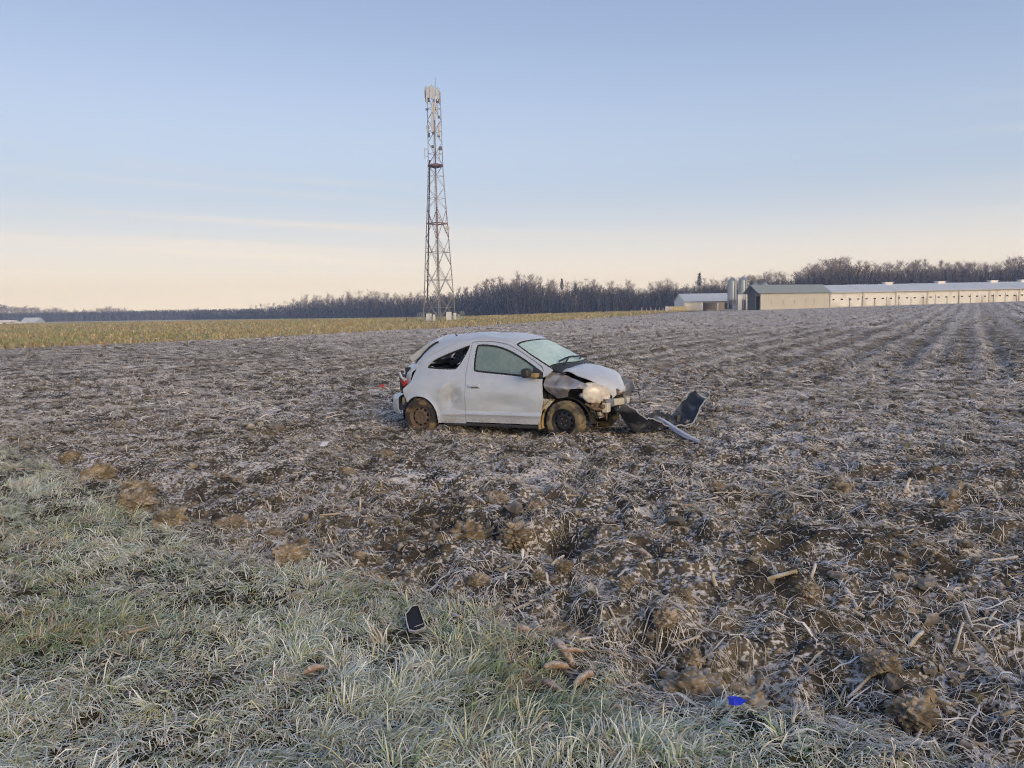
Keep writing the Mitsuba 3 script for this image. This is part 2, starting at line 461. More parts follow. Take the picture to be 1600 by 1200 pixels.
def field_prob(x, y):
    d = verge_dist(x, y)
    clump = sstep(.38, .6, n3(x, y, .7, 71, 2))
    u = x * math.cos(ROW) - y * math.sin(ROW) + .25 * (n3(x, y, 2.2, 9, 1) - .5)
    p = (.18 + .82 * clump) * sstep(.35, -.2, d) * (1 - .5 * sstep(14, 26, y) * (.5 - .5 * np.sin(2 * np.pi * u / 1.52)))
    return np.clip(p + .06 * (d > 0), 0, 1)


pr = []
x, y = scatter(9000, 2.0, 14, field_prob)
pr.append(ribbons(*lying(x, y, .04, .15, .0030, .16, STRAW, .02, lev=4)))
x, y = scatter(700, 2.4, 14, field_prob)
pr.append(ribbons(*lying(x, y, .07, .22, .0065, .13, STRAW, .03)))
x, y = scatter(92000, 2.2, 17, field_prob)
pr.append(ribbons(*lying(x, y, .025, .13, .0016, .16, STRAW + GREENS[3:5], .015, (.5, .28), 3)))
x, y = scatter(48000, 13, 58, field_prob)
pr.append(ribbons(*lying(x, y, .10, .36, .008, .2, STRAW, .02, (.62, .25), 3)))
x, y = scatter(24000, 50, 128, lambda x, y: field_prob(x, y) * ~shapely.contains_xy(STRIP_POLY, x, y))
pr.append(ribbons(*lying(x, y, .2, .6, .02, .2, STRAW, .04, (.62, .25), 3)))
x, y = scatter(12000, 2.0, 12, lambda x, y: grass_prob(x, y) * .9, q=.7)
pr.append(ribbons(*lying(x, y, .03, .12, .0022, .3, STRAW + GREENS, .03, (.5, .25), 3)))
mesh, col = merge(pr)
mat('m_straw', VCOL, .7)
add('maize_straw', mesh, 'm_straw', True, 'frosted maize straw and leaf shreds strewn over the ploughed soil', 'straw', kind='stuff', color=col)


def stalks(x, y, lmin, lmax, r, n=6):
    """Round broken stalk pieces lying about."""
    vs, fs, cs = [], [], []
    off = 0
    for k in range(len(x)):
        a, L = rng.uniform(0, 2 * np.pi), rng.uniform(lmin, lmax)
        q = np.array([[x[k], y[k]], [x[k] + L * math.cos(a), y[k] + L * math.sin(a)]])
        z = ground(q[:, 0], q[:, 1])
        zz = np.array([z[0], z[1]]) + r + rng.uniform(0, .03, 2)
        m = tube(np.column_stack([q, zz]), r * rng.uniform(.6, 1.2), n)
        vs.append(m.vertices); fs.append(m.faces + off); off += len(m.vertices)
        c = np.array(STRAW[rng.integers(0, 7)]) * rng.uniform(.7, 1.1)
        g = np.clip(rng.normal(.4, .25), 0, .9)
        cc = np.tile(c * (1 - g) + np.array([.58, .57, .58]) * g, (len(m.vertices), 1))
        cc[m.vertices[:, 2] < zz.mean() - .3 * r] = c * .9
        cs.append(cc)
    return np.vstack(vs), np.vstack(fs), np.vstack(cs)


x, y = scatter(1300, 2.6, 26, field_prob)
a = stalks(x, y, .04, .20, .0075)
add('maize_stalk_litter', (a[0], a[1]), 'm_straw', True, 'short broken frosted maize stalks scattered over the field', 'stalks', kind='stuff', color=a[2])

ICO0, ICO1 = trimesh.creation.icosphere(subdivisions=0), trimesh.creation.icosphere(subdivisions=1)


def clods(x, y, rmin, rmax, colors, frost, ico, jit):
    N, base = len(x), ico.vertices
    r = rmin + (rmax - rmin) * rng.uniform(0, 1, N) ** 3
    V = np.repeat(base[None], N, 0) * (1 + rng.normal(0, jit, (N, len(base), 1))) + rng.normal(0, jit * .6, (N, len(base), 3))
    V = V * (r[:, None] * rng.uniform(.65, 1.35, (N, 3)) * [1, 1, .8])[:, None]
    an = rng.uniform(0, 6.3, N)
    c, s = np.cos(an)[:, None], np.sin(an)[:, None]
    V = np.stack([V[..., 0] * c - V[..., 1] * s, V[..., 0] * s + V[..., 1] * c, V[..., 2]], -1)
    upness = np.clip(V[..., 2] / (np.abs(V[..., 2]).max(1, keepdims=True)), 0, 1)
    V += np.stack([x, y, ground(x, y) + .2 * r], 1)[:, None]
    col = np.array(colors)[rng.integers(0, len(colors), N)] * rng.uniform(.6, 1.3, N)[:, None]
    g = np.clip(rng.normal(frost, .25, N), 0, .9)[:, None] * upness ** .7 * rng.uniform(.2, 1.2, upness.shape)
    g = np.clip(g, 0, .9)[..., None]
    C = col[:, None] * (1 - g) + np.array([.62, .60, .60]) * g
    F = (ico.faces[None] + (np.arange(N) * len(base))[:, None, None]).reshape(-1, 3)
    return V.reshape(-1, 3), F, C.reshape(-1, 3)


SOIL = [(.085, .07, .05), (.06, .052, .038), (.13, .105, .07), (.19, .145, .09), (.11, .10, .06)]
crumb_prob = lambda x, y: .9 * sstep(.15, -.3, verge_dist(x, y)) * (.25 + .75 * sstep(.45, .6, n3(x, y, .9, 99, 2)))
x, y = scatter(20000, 2.2, 13, crumb_prob)
x2, y2 = scatter(1500, 2.4, 30, crumb_prob)
x3, y3 = scatter(15000, 12, 48, lambda x, y: .25 + .75 * sstep(.42, .6, n3(x, y, 1.2, 98, 2)))
x4, y4 = scatter(7500, 44, 125, lambda x, y: (.25 + .75 * sstep(.42, .6, n3(x, y, 2.0, 97, 2))) * ~shapely.contains_xy(STRIP_POLY, x, y))
mesh, col = merge([clods(x, y, .004, .028, SOIL, .38, ICO0, .28), clods(x3, y3, .015, .075, SOIL[:3], .55, ICO0, .30), clods(x4, y4, .04, .13, SOIL[:3], .6, ICO0, .30), clods(x2, y2, .02, .06, SOIL, .40, ICO1, .20)])
a = (*mesh, col)
add('soil_crumbs', (a[0], a[1]), 'm_straw', False, 'loose frosty crumbs and small lumps of ploughed soil', 'soil', kind='stuff', color=a[2])

# ------------------------------------------------------------------ dry crop strip beyond the field
def strip_sheet():
    b = STRIP_POLY.bounds
    v, f = [], []
    cells = []
    st = 4.0
    for x0 in np.arange(b[0], b[2], st):
        cells.append(shapely.box(x0, b[1] + 0 * x0, x0 + st, b[3]))
    tri = []
    for c in shapely.intersection(np.array(cells), STRIP_POLY):
        for g in getattr(c, 'geoms', [c]):
            if g.geom_type == 'Polygon' and g.area > .01:
                tri += list(shapely.constrained_delaunay_triangles(shapely.segmentize(g, 6.0)).geoms)
    p = np.array([np.array(t.exterior.coords)[:3] for t in tri]).reshape(-1, 2)
    z = land(p[:, 0], p[:, 1]) + .05
    f = np.arange(len(p)).reshape(-1, 3)
    a = np.cross(p[f[:, 1]] - p[f[:, 0]], p[f[:, 2]] - p[f[:, 0]])
    f[a < 0] = f[a < 0][:, ::-1]
    return trimesh.Trimesh(np.column_stack([p, z]), f, process=True)


def strip_color(p, n, uv):
    a = mikit.fbm(p.x * .35, p.y * .35, 0, 3)
    return mikit.mix((.16, .12, .06), (.30, .25, .13), mikit.smoothstep(.35, .65, a))


mat('m_strip', mikit.proc(strip_color), .95)
add('crop_strip', strip_sheet(), 'm_strip', False, 'yellowish strip of unploughed land beyond the ploughed field', 'ground', kind='structure')


def strip_pts(n):
    out = []
    while sum(map(len, out)) < n:
        y = np.exp(rng.uniform(math.log(42), math.log(300), 40000))
        x = rng.uniform(-.75, .24, 40000) * y
        k = shapely.contains_xy(STRIP_POLY, x, y)
        out.append(np.column_stack([x, y])[k])
    return np.vstack(out)[:n]


q = strip_pts(34000)
N = len(q)
ph = rng.uniform(0, 6.3, N)
L = rng.uniform(.18, .6, N) * (.5 + n3(q[:, 0], q[:, 1], 6.0, 14, 2))
P = np.zeros((N, 3, 3))
P[:, 0] = np.column_stack([q, land(q[:, 0], q[:, 1]) + .05])
lean = rng.uniform(.1, .8, N)
P[:, 1] = P[:, 0] + (L * .6)[:, None] * np.stack([.5 * lean * np.cos(ph), .5 * lean * np.sin(ph), 1 + 0 * ph], 1)
P[:, 2] = P[:, 1] + (L * .6)[:, None] * np.stack([lean * np.cos(ph), lean * np.sin(ph), .5 - lean], 1)
W = (rng.uniform(.02, .07, N) * (.6 + q[:, 1] / 160))[:, None] * np.array([1, 1, .3])[None]
side = np.column_stack([np.ones(N), rng.normal(0, .4, N), rng.normal(0, .3, N)])
side /= np.linalg.norm(side, axis=1, keepdims=True)
DRY = np.array([(.44, .36, .20), (.38, .30, .15), (.30, .26, .13), (.27, .29, .13), (.46, .41, .28), (.34, .25, .13)])
pick = rng.integers(0, 6, N)
tone = n3(q[:, 0], q[:, 1] * .5, 9.0, 15, 2)
c = DRY[pick] * rng.uniform(.65, 1.15, N)[:, None]
c = np.where((tone > .55)[:, None] & (rng.uniform(0, 1, N) < .6)[:, None], np.array([.24, .26, .12]) * rng.uniform(.7, 1.2, (N, 1)), c)
v, f, col = ribbons(P, W, side, np.repeat(c[:, None], 3, 1))
add('dry_crop', (v, f), 'm_straw', True, 'dry yellow crop residue and weeds standing in a strip beyond the field', 'crop', kind='stuff', color=col)

# ------------------------------------------------------------------ bare winter trees
mat('m_bark', (.17, .145, .125), .9)
mat('m_twig', (.23, .18, .15), .9)
mat('m_ivy', (.022, .03, .016), .8)


def make_tree(seed, H=15.0, spread=.26, upright=.6, twigs=900, tw=.018):
    r = np.random.default_rng(seed)
    lean = r.normal(0, .02, 2)
    zs = np.linspace(0, H * .93, 9)
    wob = np.cumsum(r.normal(0, .12, (9, 2)), 0)
    trunk_pts = np.column_stack([lean[0] * zs + wob[:, 0], lean[1] * zs + wob[:, 1], zs])
    r0 = H * .0125
    trunk = [tube(trunk_pts, r0 * np.linspace(1, .12, 9), 6)]
    ends, limbs = [], []
    nl = 26
    for k in range(nl):
        t = r.uniform(.22, .97)
        i = t * 8
        b = trunk_pts[int(i)] * (1 - i % 1) + trunk_pts[min(int(i) + 1, 8)] * (i % 1)
        a = r.uniform(0, 6.283)
        Lb = H * spread * (1.25 - .75 * t) * r.uniform(.6, 1.2)
        up = upright * r.uniform(.7, 1.5)
        p = [b]
        d = np.array([math.cos(a), math.sin(a), up])
        for s in range(4):
            d = d / np.linalg.norm(d)
            p.append(p[-1] + d * Lb / 4)
            d = d + np.array([r.normal(0, .18), r.normal(0, .18), .22 + r.normal(0, .1)])
        p = np.array(p)
        (trunk if k < 6 else limbs).append(tube(p, r0 * (.5 - .3 * t) * np.linspace(1, .25, 5), 4, False))
        for s in range(5):
            ss = r.uniform(.3, 1)
            i = ss * 4
            e = p[int(i)] if i >= 4 else p[int(i)] * (1 - i % 1) + p[int(i) + 1] * (i % 1)
            dd = (p[-1] - p[0]) / np.linalg.norm(p[-1] - p[0]) + r.normal(0, .5, 3)
            dd[2] = abs(dd[2]) * .7 + .15
            dd /= np.linalg.norm(dd)
            Ls = Lb * .45 * r.uniform(.5, 1.2)
            limbs.append(tube(np.array([e, e + dd * Ls * .5 + r.normal(0, .08, 3), e + dd * Ls]), r0 * .10 * np.array([1.2, .9, .5]), 3, False))
            ends.append((e, e + dd * Ls))
    E0 = np.array([e[0] for e in ends])
    E1 = np.array([e[1] for e in ends])
    idx = r.integers(0, len(ends), twigs)
    s = r.uniform(.15, 1, twigs)[:, None]
    b = E0[idx] * (1 - s) + E1[idx] * s
    d = (E1 - E0)[idx]
    d /= np.linalg.norm(d, axis=1, keepdims=True)
    d = d + r.normal(0, .55, (twigs, 3)) + [0, 0, .25]
    d /= np.linalg.norm(d, axis=1, keepdims=True)
    Lt = H * .055 * r.uniform(.4, 1.5, twigs)[:, None]
    w = np.cross(d, r.normal(0, 1, (twigs, 3)))
    w /= np.linalg.norm(w, axis=1, keepdims=True)
    w *= H / 15 * tw * r.uniform(.7, 1.3, (twigs, 1))
    V = np.stack([b - w, b + w, b + d * Lt], 1).reshape(-1, 3)
    tm = trimesh.Trimesh(V, np.arange(len(V)).reshape(-1, 3), process=False)
    return cat(*trunk), cat(*limbs, tm)


TREES = []
for k, (sp, up, tw) in enumerate([(.22, .9, 900), (.27, .6, 1000), (.20, 1.2, 800), (.30, .5, 1000), (.24, .8, 700), (.18, 1.4, 700)]):
    tr, cr = make_tree(100 + k, 15.0, sp, up, tw)
    name = f'tree_source_{k}'
    scene[name] = {'type': 'shapegroup', 'trunk': mikit.ply(tr, 'm_bark', smooth=True), 'crown': mikit.ply(cr, 'm_twig')}
    TREES.append(name)

# a thinner-cost source for the woods behind
scene['wood_source'] = {'type': 'shapegroup', 'crown': mikit.ply(cat(*make_tree(150, 15.0, .26, .8, 520, .035)), 'm_twig')}
scene['wood_source_b'] = {'type': 'shapegroup', 'crown': mikit.ply(cat(*make_tree(151, 15.0, .22, 1.1, 520, .035)), 'm_twig')}


def plant(key, src, x, y, h, wide=1.0, label=None, category=None, group=None, kind=None):
    base, n = key, 0
    while key in scene:
        n += 1
        key = f'{base}_{n:03d}'
    m = T().translate([float(x), float(y), float(land(x, y)) - .1]).rotate([0, 0, 1], float(rng.uniform(0, 360))).scale([h / 15 * wide, h / 15 * wide, h / 15])
    scene[key] = {'type': 'instance', 'shapegroup': {'type': 'ref', 'id': src}, 'to_world': m}
    tag(key, label, category, group, kind)
    return key


EDGE_PX = [300, 340, 460, 560, 700, 800, 930, 1060, 1150, 1300, 1640, 1760]
EDGE_D = [560, 520, 455, 400, 335, 290, 272, 258, 240, 222, 222, 225]
SKY_PX = [340, 380, 420, 450, 480, 500, 560, 580, 620, 660, 700, 740, 760, 800, 820, 840, 880, 920, 945, 975, 1005, 1040, 1060, 1092, 1130, 1165, 1200, 1230, 1280, 1315, 1340, 1380, 1420, 1460, 1500, 1550, 1600, 1700]
SKY_Y = [483, 479, 473, 469, 459, 460, 453, 451, 456, 453, 450, 443, 433, 427, 424, 431, 442, 431, 438, 436, 446, 431, 441, 434, 433, 432, 424, 432, 410, 401, 410, 413, 409, 408, 410, 414, 401, 404]
SKY_Y = [y - (5 if x > 1150 else 0) for x, y in zip(SKY_PX, SKY_Y)]


def hill_top(px, depth, dy=0.0):
    p = at(px, np.interp(px, SKY_PX, SKY_Y) + dy, depth)
    return p[0], p[2] - float(land(p[0], depth))


px = 345.0
while px < 1640:
    dep = np.interp(px, EDGE_PX, EDGE_D) + abs(rng.normal(0, 9))
    x, h = hill_top(px + rng.normal(0, 1.5), dep, rng.choice([-1.5, 0, 1, 3, 7, 12]))
    if px < 1095:
        plant('bare_tree', TREES[rng.integers(0, 6)], x, dep, h, rng.uniform(.8, 1.1), 'leafless tree at the edge of the dark wood behind the dry crop strip', 'tree', 'bare trees along the wood behind the crop strip')
    else:
        plant('bare_tree', TREES[rng.integers(0, 6)], x, dep, h, rng.uniform(.85, 1.15), 'leafless tree rising behind the roofs of the farm', 'tree', 'bare trees behind the farm')
    px += rng.uniform(4.5, 9.5)

k = 0
for px in np.arange(330, 1660, 3.5):
    dep = np.interp(px, EDGE_PX, EDGE_D) + rng.uniform(10, 70)
    x, h = hill_top(px + rng.normal(0, 3), dep, rng.choice([4, 8, 13, 20]))
    k += 1
    plant(f'woodland__{k:03d}', ('wood_source', 'wood_source_b')[k % 2], x, dep, max(h, 5), 1.15)
tag('woodland', 'dim bare woodland massed behind the front row of trees', 'woodland', kind='stuff')

# brushwood that closes the foot of the wood
n = 32000
pxs = rng.uniform(290, 1690, n)
dep = np.interp(pxs, EDGE_PX, EDGE_D) + rng.uniform(-4, 45, n)
p = np.array([at(a, 480, b) for a, b in zip(pxs, dep)])
top = np.array([hill_top(a, b)[1] for a, b in zip(pxs, dep)])
hh = np.clip(top, 3, 20) * np.clip(rng.beta(1.8, 2.5, n), .08, .78)
P = np.zeros((n, 3, 3))
P[:, 0] = np.column_stack([p[:, 0], p[:, 1], land(p[:, 0], p[:, 1]) - .3])
lean = rng.normal(0, .16, (n, 2))
P[:, 1] = P[:, 0] + np.column_stack([lean * hh[:, None] * .5, hh * .5])
P[:, 2] = P[:, 1] + np.column_stack([lean * hh[:, None] * rng.uniform(.3, 1.4, (n, 1)), hh * .5])
W = rng.uniform(.10, .26, n)[:, None] * np.array([1.2, 1, .25])[None]
side = np.column_stack([np.ones(n), rng.normal(0, .5, n), 0 * pxs])
side /= np.linalg.norm(side, axis=1, keepdims=True)
c = np.array([.045, .042, .045]) * rng.uniform(.6, 1.3, n)[:, None]
v, f, col = ribbons(P, W, side, np.repeat(c[:, None], 3, 1))
mat('m_brush', VCOL, .9)
add('brushwood', (v, f), 'm_brush', False, 'dark tangled brushwood along the foot of the woods', 'undergrowth', kind='stuff', color=col)

# the far wooded rise on the left
k = 0
for px in np.arange(-260, 400, 2.0):
    d = rng.uniform(640, 840)
    y = np.interp(px, [-60, 0, 60, 140, 170, 200, 290, 400], [472, 475, 479, 482, 479, 482, 482, 481]) + rng.choice([0, .8, 2, 3, 4.5]) + 5 * (float(n3(np.array([px / 22]), np.array([1.0]), 1.0, 17, 2)[0]) - .5)
    t = at(px, y, d)
    k += 1
    plant(f'far_wood__{k:03d}', ('wood_source', 'wood_source_b')[k % 2], t[0], d, max(t[2] - float(land(t[0], d)), 4), 1.5)
n = 12000
pxs, dep = rng.uniform(-270, 410, n), rng.uniform(630, 700, n)
p = np.array([at(a, 490, b) for a, b in zip(pxs, dep)])
hh = rng.uniform(3, 9, n)
P = np.zeros((n, 3, 3))
P[:, 0] = np.column_stack([p[:, 0], p[:, 1], land(p[:, 0], p[:, 1]) - .5])
P[:, 1] = P[:, 0] + np.column_stack([rng.normal(0, 1, (n, 2)), hh * .6])
P[:, 2] = P[:, 1] + np.column_stack([rng.normal(0, 1, (n, 2)), hh * .4])
W = rng.uniform(.3, .8, n)[:, None] * np.array([1.2, 1, .2])[None]
side = np.column_stack([np.ones(n), rng.normal(0, .4, n), 0 * pxs])
side /= np.linalg.norm(side, axis=1, keepdims=True)
v, f, col = ribbons(P, W, side, np.repeat((np.array([.07, .062, .062]) * rng.uniform(.6, 1.3, (n, 1)))[:, None], 3, 1))
add('far_brush', (v, f), 'm_brush', False, 'distant dark woodland floor on the low rise at the left', 'undergrowth', kind='stuff', color=col)
tag('far_wood', 'distant wooded rise along the horizon at the far left', 'wood', kind='stuff')


def leaf_mass(seed, lo, hi, rad, n, size):
    r = np.random.default_rng(seed)
    z = r.uniform(lo, hi, n)
    a, q = r.uniform(0, 6.283, n), np.sqrt(r.uniform(0, 1, n)) * np.interp(z, [lo, lo + .3 * (hi - lo), hi], [rad * .6, rad, rad * .25]) * (.6 + .8 * meshkit.noise(np.column_stack([z * 1.1, z * 0, z * 0]), seed))
    c = np.column_stack([q * np.cos(a), q * np.sin(a), z])
    V = np.stack([c + r.normal(0, size, (n, 3)) for _ in range(3)], 1).reshape(-1, 3)
    return trimesh.Trimesh(V, np.arange(3 * n).reshape(-1, 3), process=False)


for k, (px, y0, y1, dep, rad, lab) in enumerate([(878, 436, 452, 268, .75, 'bare tree with a dark ivy thickened trunk in the wood right of the mast'),
                                                 (899, 443, 462, 266, 1.6, 'small dark evergreen among bare trees, right of the ivy clad trunk'),
                                                 (1093, 427, 446, 240, .8, 'tall tree with dark ivy clumps behind the open shed')]):
    a, b = at(px, y0, dep), at(px, y1, dep)
    g = float(land(a[0], dep))
    tr, cr = make_tree(300 + k, a[2] - g + .8, .12, 1.0, 500)
    off = [a[0], dep, g]
    key = ['ivy_tree', 'evergreen_tree', 'ivy_tree_001'][k]
    for nm, mm, ms in (('trunk', 'm_ivy', tr), ('crown', 'm_twig', cr), ('foliage', 'm_ivy', leaf_mass(k, b[2] - g, a[2] - g, rad * .8, 420, .14))):
        ms.apply_translation(off)
        add(f'{key}__{nm}', ms, mm)
    tag(key, lab, 'tree')

# ------------------------------------------------------------------ telecom mast
mat('m_steel', (.23, .225, .225), .55, metallic=.3)
mat('m_steel_red', (.19, .125, .125), .6)
mat('m_steel_white', (.31, .29, .30), .6)
mat('m_cable', (.05, .045, .045), .7)
mat('m_panel', (.48, .46, .43), .5)
mat('m_darkbox', (.10, .10, .13), .6)
MD = 144.0
mc = at(684.5, 503, MD)
mz = float(land(mc[0], MD))
mtop = at(676, 136, MD)[2]
zz = lambda y: at(680, y, MD)[2]
HZ = [mz, zz(436), zz(392), zz(346), zz(300), zz(258), zz(200), mtop + 1]
HW = [3.06, 2.66, 2.28, 1.95, 1.60, 1.36, 1.26, 1.2]


def corner(k, z):
    a = math.radians(k * 90 + 8 - 90)
    r = float(np.interp(z, HZ, HW))
    return np.array([mc[0] + r * math.cos(a), MD + 3 + r * math.sin(a), z])


def mast_mat(z):
    y = np.interp(z, [zz(503), zz(120)], [503, 120])
    return 'm_steel' if y > 372 else 'm_steel_red' if y > 318 else 'm_steel_white' if y > 262 else 'm_steel_red' if y > 228 else 'm_steel_white' if y > 190 else 'm_steel_red' if y > 165 else 'm_steel_white'


tag('telecom_mast', 'tall red and white lattice mast with panel antennas rising beyond the field', 'mast')
lv = [mz, zz(458.5), zz(414.6), zz(370), zz(324)]
z = lv[-1]
while z < mtop - 1.2:
    z += 2.05
    lv.append(min(z, mtop))
lv = np.array(lv)
for k in range(4):
    for a, b in zip([mz, zz(372), zz(318), zz(262), zz(228), zz(190), zz(165)], [zz(372), zz(318), zz(262), zz(228), zz(190), zz(165), mtop]):
        add('telecom_mast__leg', tube([corner(k, a), corner(k, b)], .085 if a < zz(300) else .065, 8), mast_mat((a + b) / 2), 40)
for k in range(4):
    for i, (a, b) in enumerate(zip(lv[:-1], lv[1:])):
        mt = mast_mat((a + b) / 2)
        w = .085 if i < 4 else .055
        A0, B0, A1, B1 = corner(k, a), corner(k + 1, a), corner(k, b), corner(k + 1, b)
        if i < 4:
            add('telecom_mast__brace', bar(A0, B1, w), mt)
            add('telecom_mast__brace', bar(B0 + .02, A1 + .02, w), mt)
            zm = (a + b) / 2
            add('telecom_mast__girt', bar(corner(k, zm), corner(k + 1, zm), w), mt)
            m0, m1 = corner(k, a + (b - a) * .25), corner(k, a + (b - a) * .75)
            q = (corner(k, zm) + corner(k + 1, zm)) / 2
            add('telecom_mast__strut', bar(m1, corner(k, zm) * .72 + corner(k + 1, zm) * .28, .05), mt)
        else:
            add('telecom_mast__brace', bar(A0, B1, w) if (i + k) % 2 else bar(B0, A1, w), mt)
            if i % 2 == 0:
                add('telecom_mast__girt', bar(A1, B1, w), mt)


def mpos(px, y, dy=0.0):
    p = at(px, y, MD + 3 + dy)
    return p


# cable tray and ladder running up inside
a, b = mpos(667.5, 498, -1.0), mpos(671.5, 250, -.6)
add('telecom_mast__cable_tray', bar(a, b, .26, .10), 'm_cable')
a, b = mpos(684.5, 500, .3), mpos(677.5, 140, .3)
add('telecom_mast__ladder', cat(bar(a - [.2, 0, 0], b - [.2, 0, 0], .05), bar(a + [.2, 0, 0], b + [.2, 0, 0], .05), *[bar(a + (b - a) * t - [.2, 0, 0], a + (b - a) * t + [.2, 0, 0], .03) for t in np.linspace(.01, .99, 130)]), 'm_steel')
pz = zz(254)
c0 = (corner(0, pz) + corner(2, pz)) / 2
ring = [corner(k, pz) for k in range(4)]
add('telecom_mast__platform', cat(*[bar(ring[k], ring[(k + 1) % 4], .45, .28) for k in range(4)], box(c0 - [1.2, 1.2, .06], c0 + [1.2, 1.2, .06])), 'm_steel_red')
pz = zz(346)
ring = [corner(k, pz) for k in range(4)]
add('telecom_mast__platform', cat(*[bar(ring[k], ring[(k + 1) % 4], .12, .14) for k in range(4)]), 'm_steel_red')
for px, y0, y1, dy, w in [(664.5, 136, 152, 0, .26), (667, 137, 160, -.8, .30), (670.5, 136, 153, -1.0, .30), (674.5, 134, 154, -1.4, .42), (678.0, 136, 155, -1.3, .34), (683.5, 138, 158, -.6, .26), (686.5, 140, 162, .4, .26),
                          (675.5, 160, 176, -1.5, .40), (675.5, 178, 206, -1.5, .36), (679.0, 160, 188, -1.2, .26), (684.0, 166, 182, -.4, .28), (668.5, 195, 207, -.6, .34), (686.0, 192, 212, -.2, .34), (663.6, 233, 245, -.2, .14), (686.5, 234, 246, -.2, .14)]:
    a, b = mpos(px, y1, dy), mpos(px, y0, dy)
    add('telecom_mast__antenna_panel', rbox([a[0] - w / 2, a[1] - .09, a[2]], [a[0] + w / 2, a[1] + .09, b[2]], .04), 'm_panel', 40)
    add('telecom_mast__mounting_pole', tube([a + [0, .16, -.3], b + [0, .16, .25]], .05, 6), 'm_steel', 40)
for px, y, dy, w, h in [(668, 156, -.7, .8, .75), (683.5, 158, -.4, .55, .7), (667, 171, -.5, .5, .35), (679.5, 171, -.9, .4, .35), (668.5, 199, -.3, .5, .6), (677, 208, -1.2, .5, .4), (685.5, 212, -.1, .45, .6), (676, 229, -1.2, .45, .5), (670.5, 211, -.6, .3, .8), (685.5, 183, -.3, .4, .5)]:
    a = mpos(px, y, dy)
    add('telecom_mast__radio_unit', rbox(a - [w / 2, .15, h / 2], a + [w / 2, .15, h / 2], .05), 'm_darkbox', 40)
for px, y in [(663.6, 233), (663.6, 245), (687, 234), (687, 246), (664.5, 140), (664.5, 150), (686.5, 143), (686.5, 158), (686, 195), (686, 210)]:
    a = mpos(px, y, -.1)
    add('telecom_mast__outrigger', bar(a, [mc[0] + (.9 if px > 676 else -1.1) - .3, a[1] + .1, a[2]], .07), 'm_steel')
dish = revolve([(0, .16), (.22, .16), (.34, .10), (.36, 0), (.36, -.18), (.3, -.24), (0, -.26)], 20)
a = mpos(688.2, 232, -.3)
d2 = dish.copy(); d2.apply_translation(a)
add('telecom_mast__dish', d2, 'm_darkbox', 40)
a = mpos(699.5, 356, -.2)
d2 = dish.copy(); d2.apply_scale(1.05); d2.apply_translation(a)
add('telecom_mast__dish', d2, 'm_panel', 40, label='pale drum dish on a side arm halfway up')
add('telecom_mast__outrigger', bar(a, corner(1, a[2]), .08), 'm_steel')
a, b = mpos(680.6, 150, -.2), mpos(680.6, 119, -.2)
add('telecom_mast__lightning_rod', tube([a, b], [.04, .02], 6), 'm_cable')
for k in range(4):
    a = corner(k, mz)
    add('telecom_mast__footing', box(a - [.35, .35, .6], a + [.35, .35, .15]), 'm_steel_white')

# cabinets at its foot
mat('m_cabinet', (.66, .67, .68), .5)
mat('m_cabinet_green', (.30, .36, .31), .5)
for key, px0, px1, y0, y1, dep, mt, lab, ctg in [('equipment_cabinet', 666, 673.8, 490, 504, 142.5, 'm_cabinet', 'white equipment cabinet under the left half of the mast', 'cabinet'),
                                                 ('equipment_cabinet_001', 697.2, 705, 487.5, 504, 142.5, 'm_cabinet', 'largest white equipment cabinet under the right half of the mast', 'cabinet'),
                                                 ('equipment_cabinet_002', 708.8, 712.6, 489, 504, 142.0, 'm_cabinet', 'narrow white cabinet just right of the mast', 'cabinet'),
                                                 ('meter_cabinet', 676.6, 679.3, 491.5, 505, 141.0, 'm_cabinet', 'slim meter cabinet on a post beside the left cabinet', 'cabinet'),
                                                 ('meter_cabinet_001', 715, 717.8, 491, 504, 142.0, 'm_cabinet_green', 'slim greenish cabinet farthest right below the mast', 'cabinet')]:
    a, b = at(px0, y1, dep), at(px1, y0, dep)
    g = float(land(a[0], dep))
    add(f'{key}__body', rbox([a[0], dep, g + .12], [b[0], dep + .7, b[2]], .03), mt, 40)
    add(f'{key}__plinth', box([a[0] + .04, dep + .04, g - .2], [b[0] - .04, dep + .66, g + .12]), 'm_darkbox')
    add(f'{key}__roof', rbox([a[0] - .06, dep - .06, b[2]], [b[0] + .06, dep + .76, b[2] + .08], .03), 'm_steel', 40)
    add(f'{key}__door', box([a[0] + .07, dep - .03, g + .25], [b[0] - .07, dep - .002, b[2] - .1]), mt)
    add(f'{key}__handle', box([b[0] - .2, dep - .06, (g + b[2]) / 2 - .1], [b[0] - .16, dep - .03, (g + b[2]) / 2 + .1]), 'm_darkbox')
    tag(key, lab, ctg)
tag('site_fence', 'low wire mesh fence round the foot of the mast', 'fence')
fx0, fx1, fy0, fy1 = mc[0] - 3.4, mc[0] + 4.4, MD - 3.5, MD + 8
fp = [(fx, fy0) for fx in np.linspace(fx0, fx1, 8)] + [(fx0, fy) for fy in np.linspace(fy0 + 3, fy1, 4)] + [(fx1, fy) for fy in np.linspace(fy0 + 3, fy1, 4)]
for fx, fy in fp:
    g = float(land(fx, fy))
    add('site_fence__post', tube([[fx, fy, g - .2], [fx, fy, g + 1.75]], .03, 6), 'm_cabinet_green', 40)
wires = []
for zr in np.linspace(.15, 1.7, 7):
    for (ax, ay), (bx_, by_) in (((fx0, fy0), (fx1, fy0)), ((fx0, fy0), (fx0, fy1)), ((fx1, fy0), (fx1, fy1))):
        wires.append(bar([ax, ay, float(land(ax, ay)) + zr], [bx_, by_, float(land(bx_, by_)) + zr], .012))
add('site_fence__wire', cat(*wires), 'm_cabinet_green')
p = at(635.5, 505, 139)
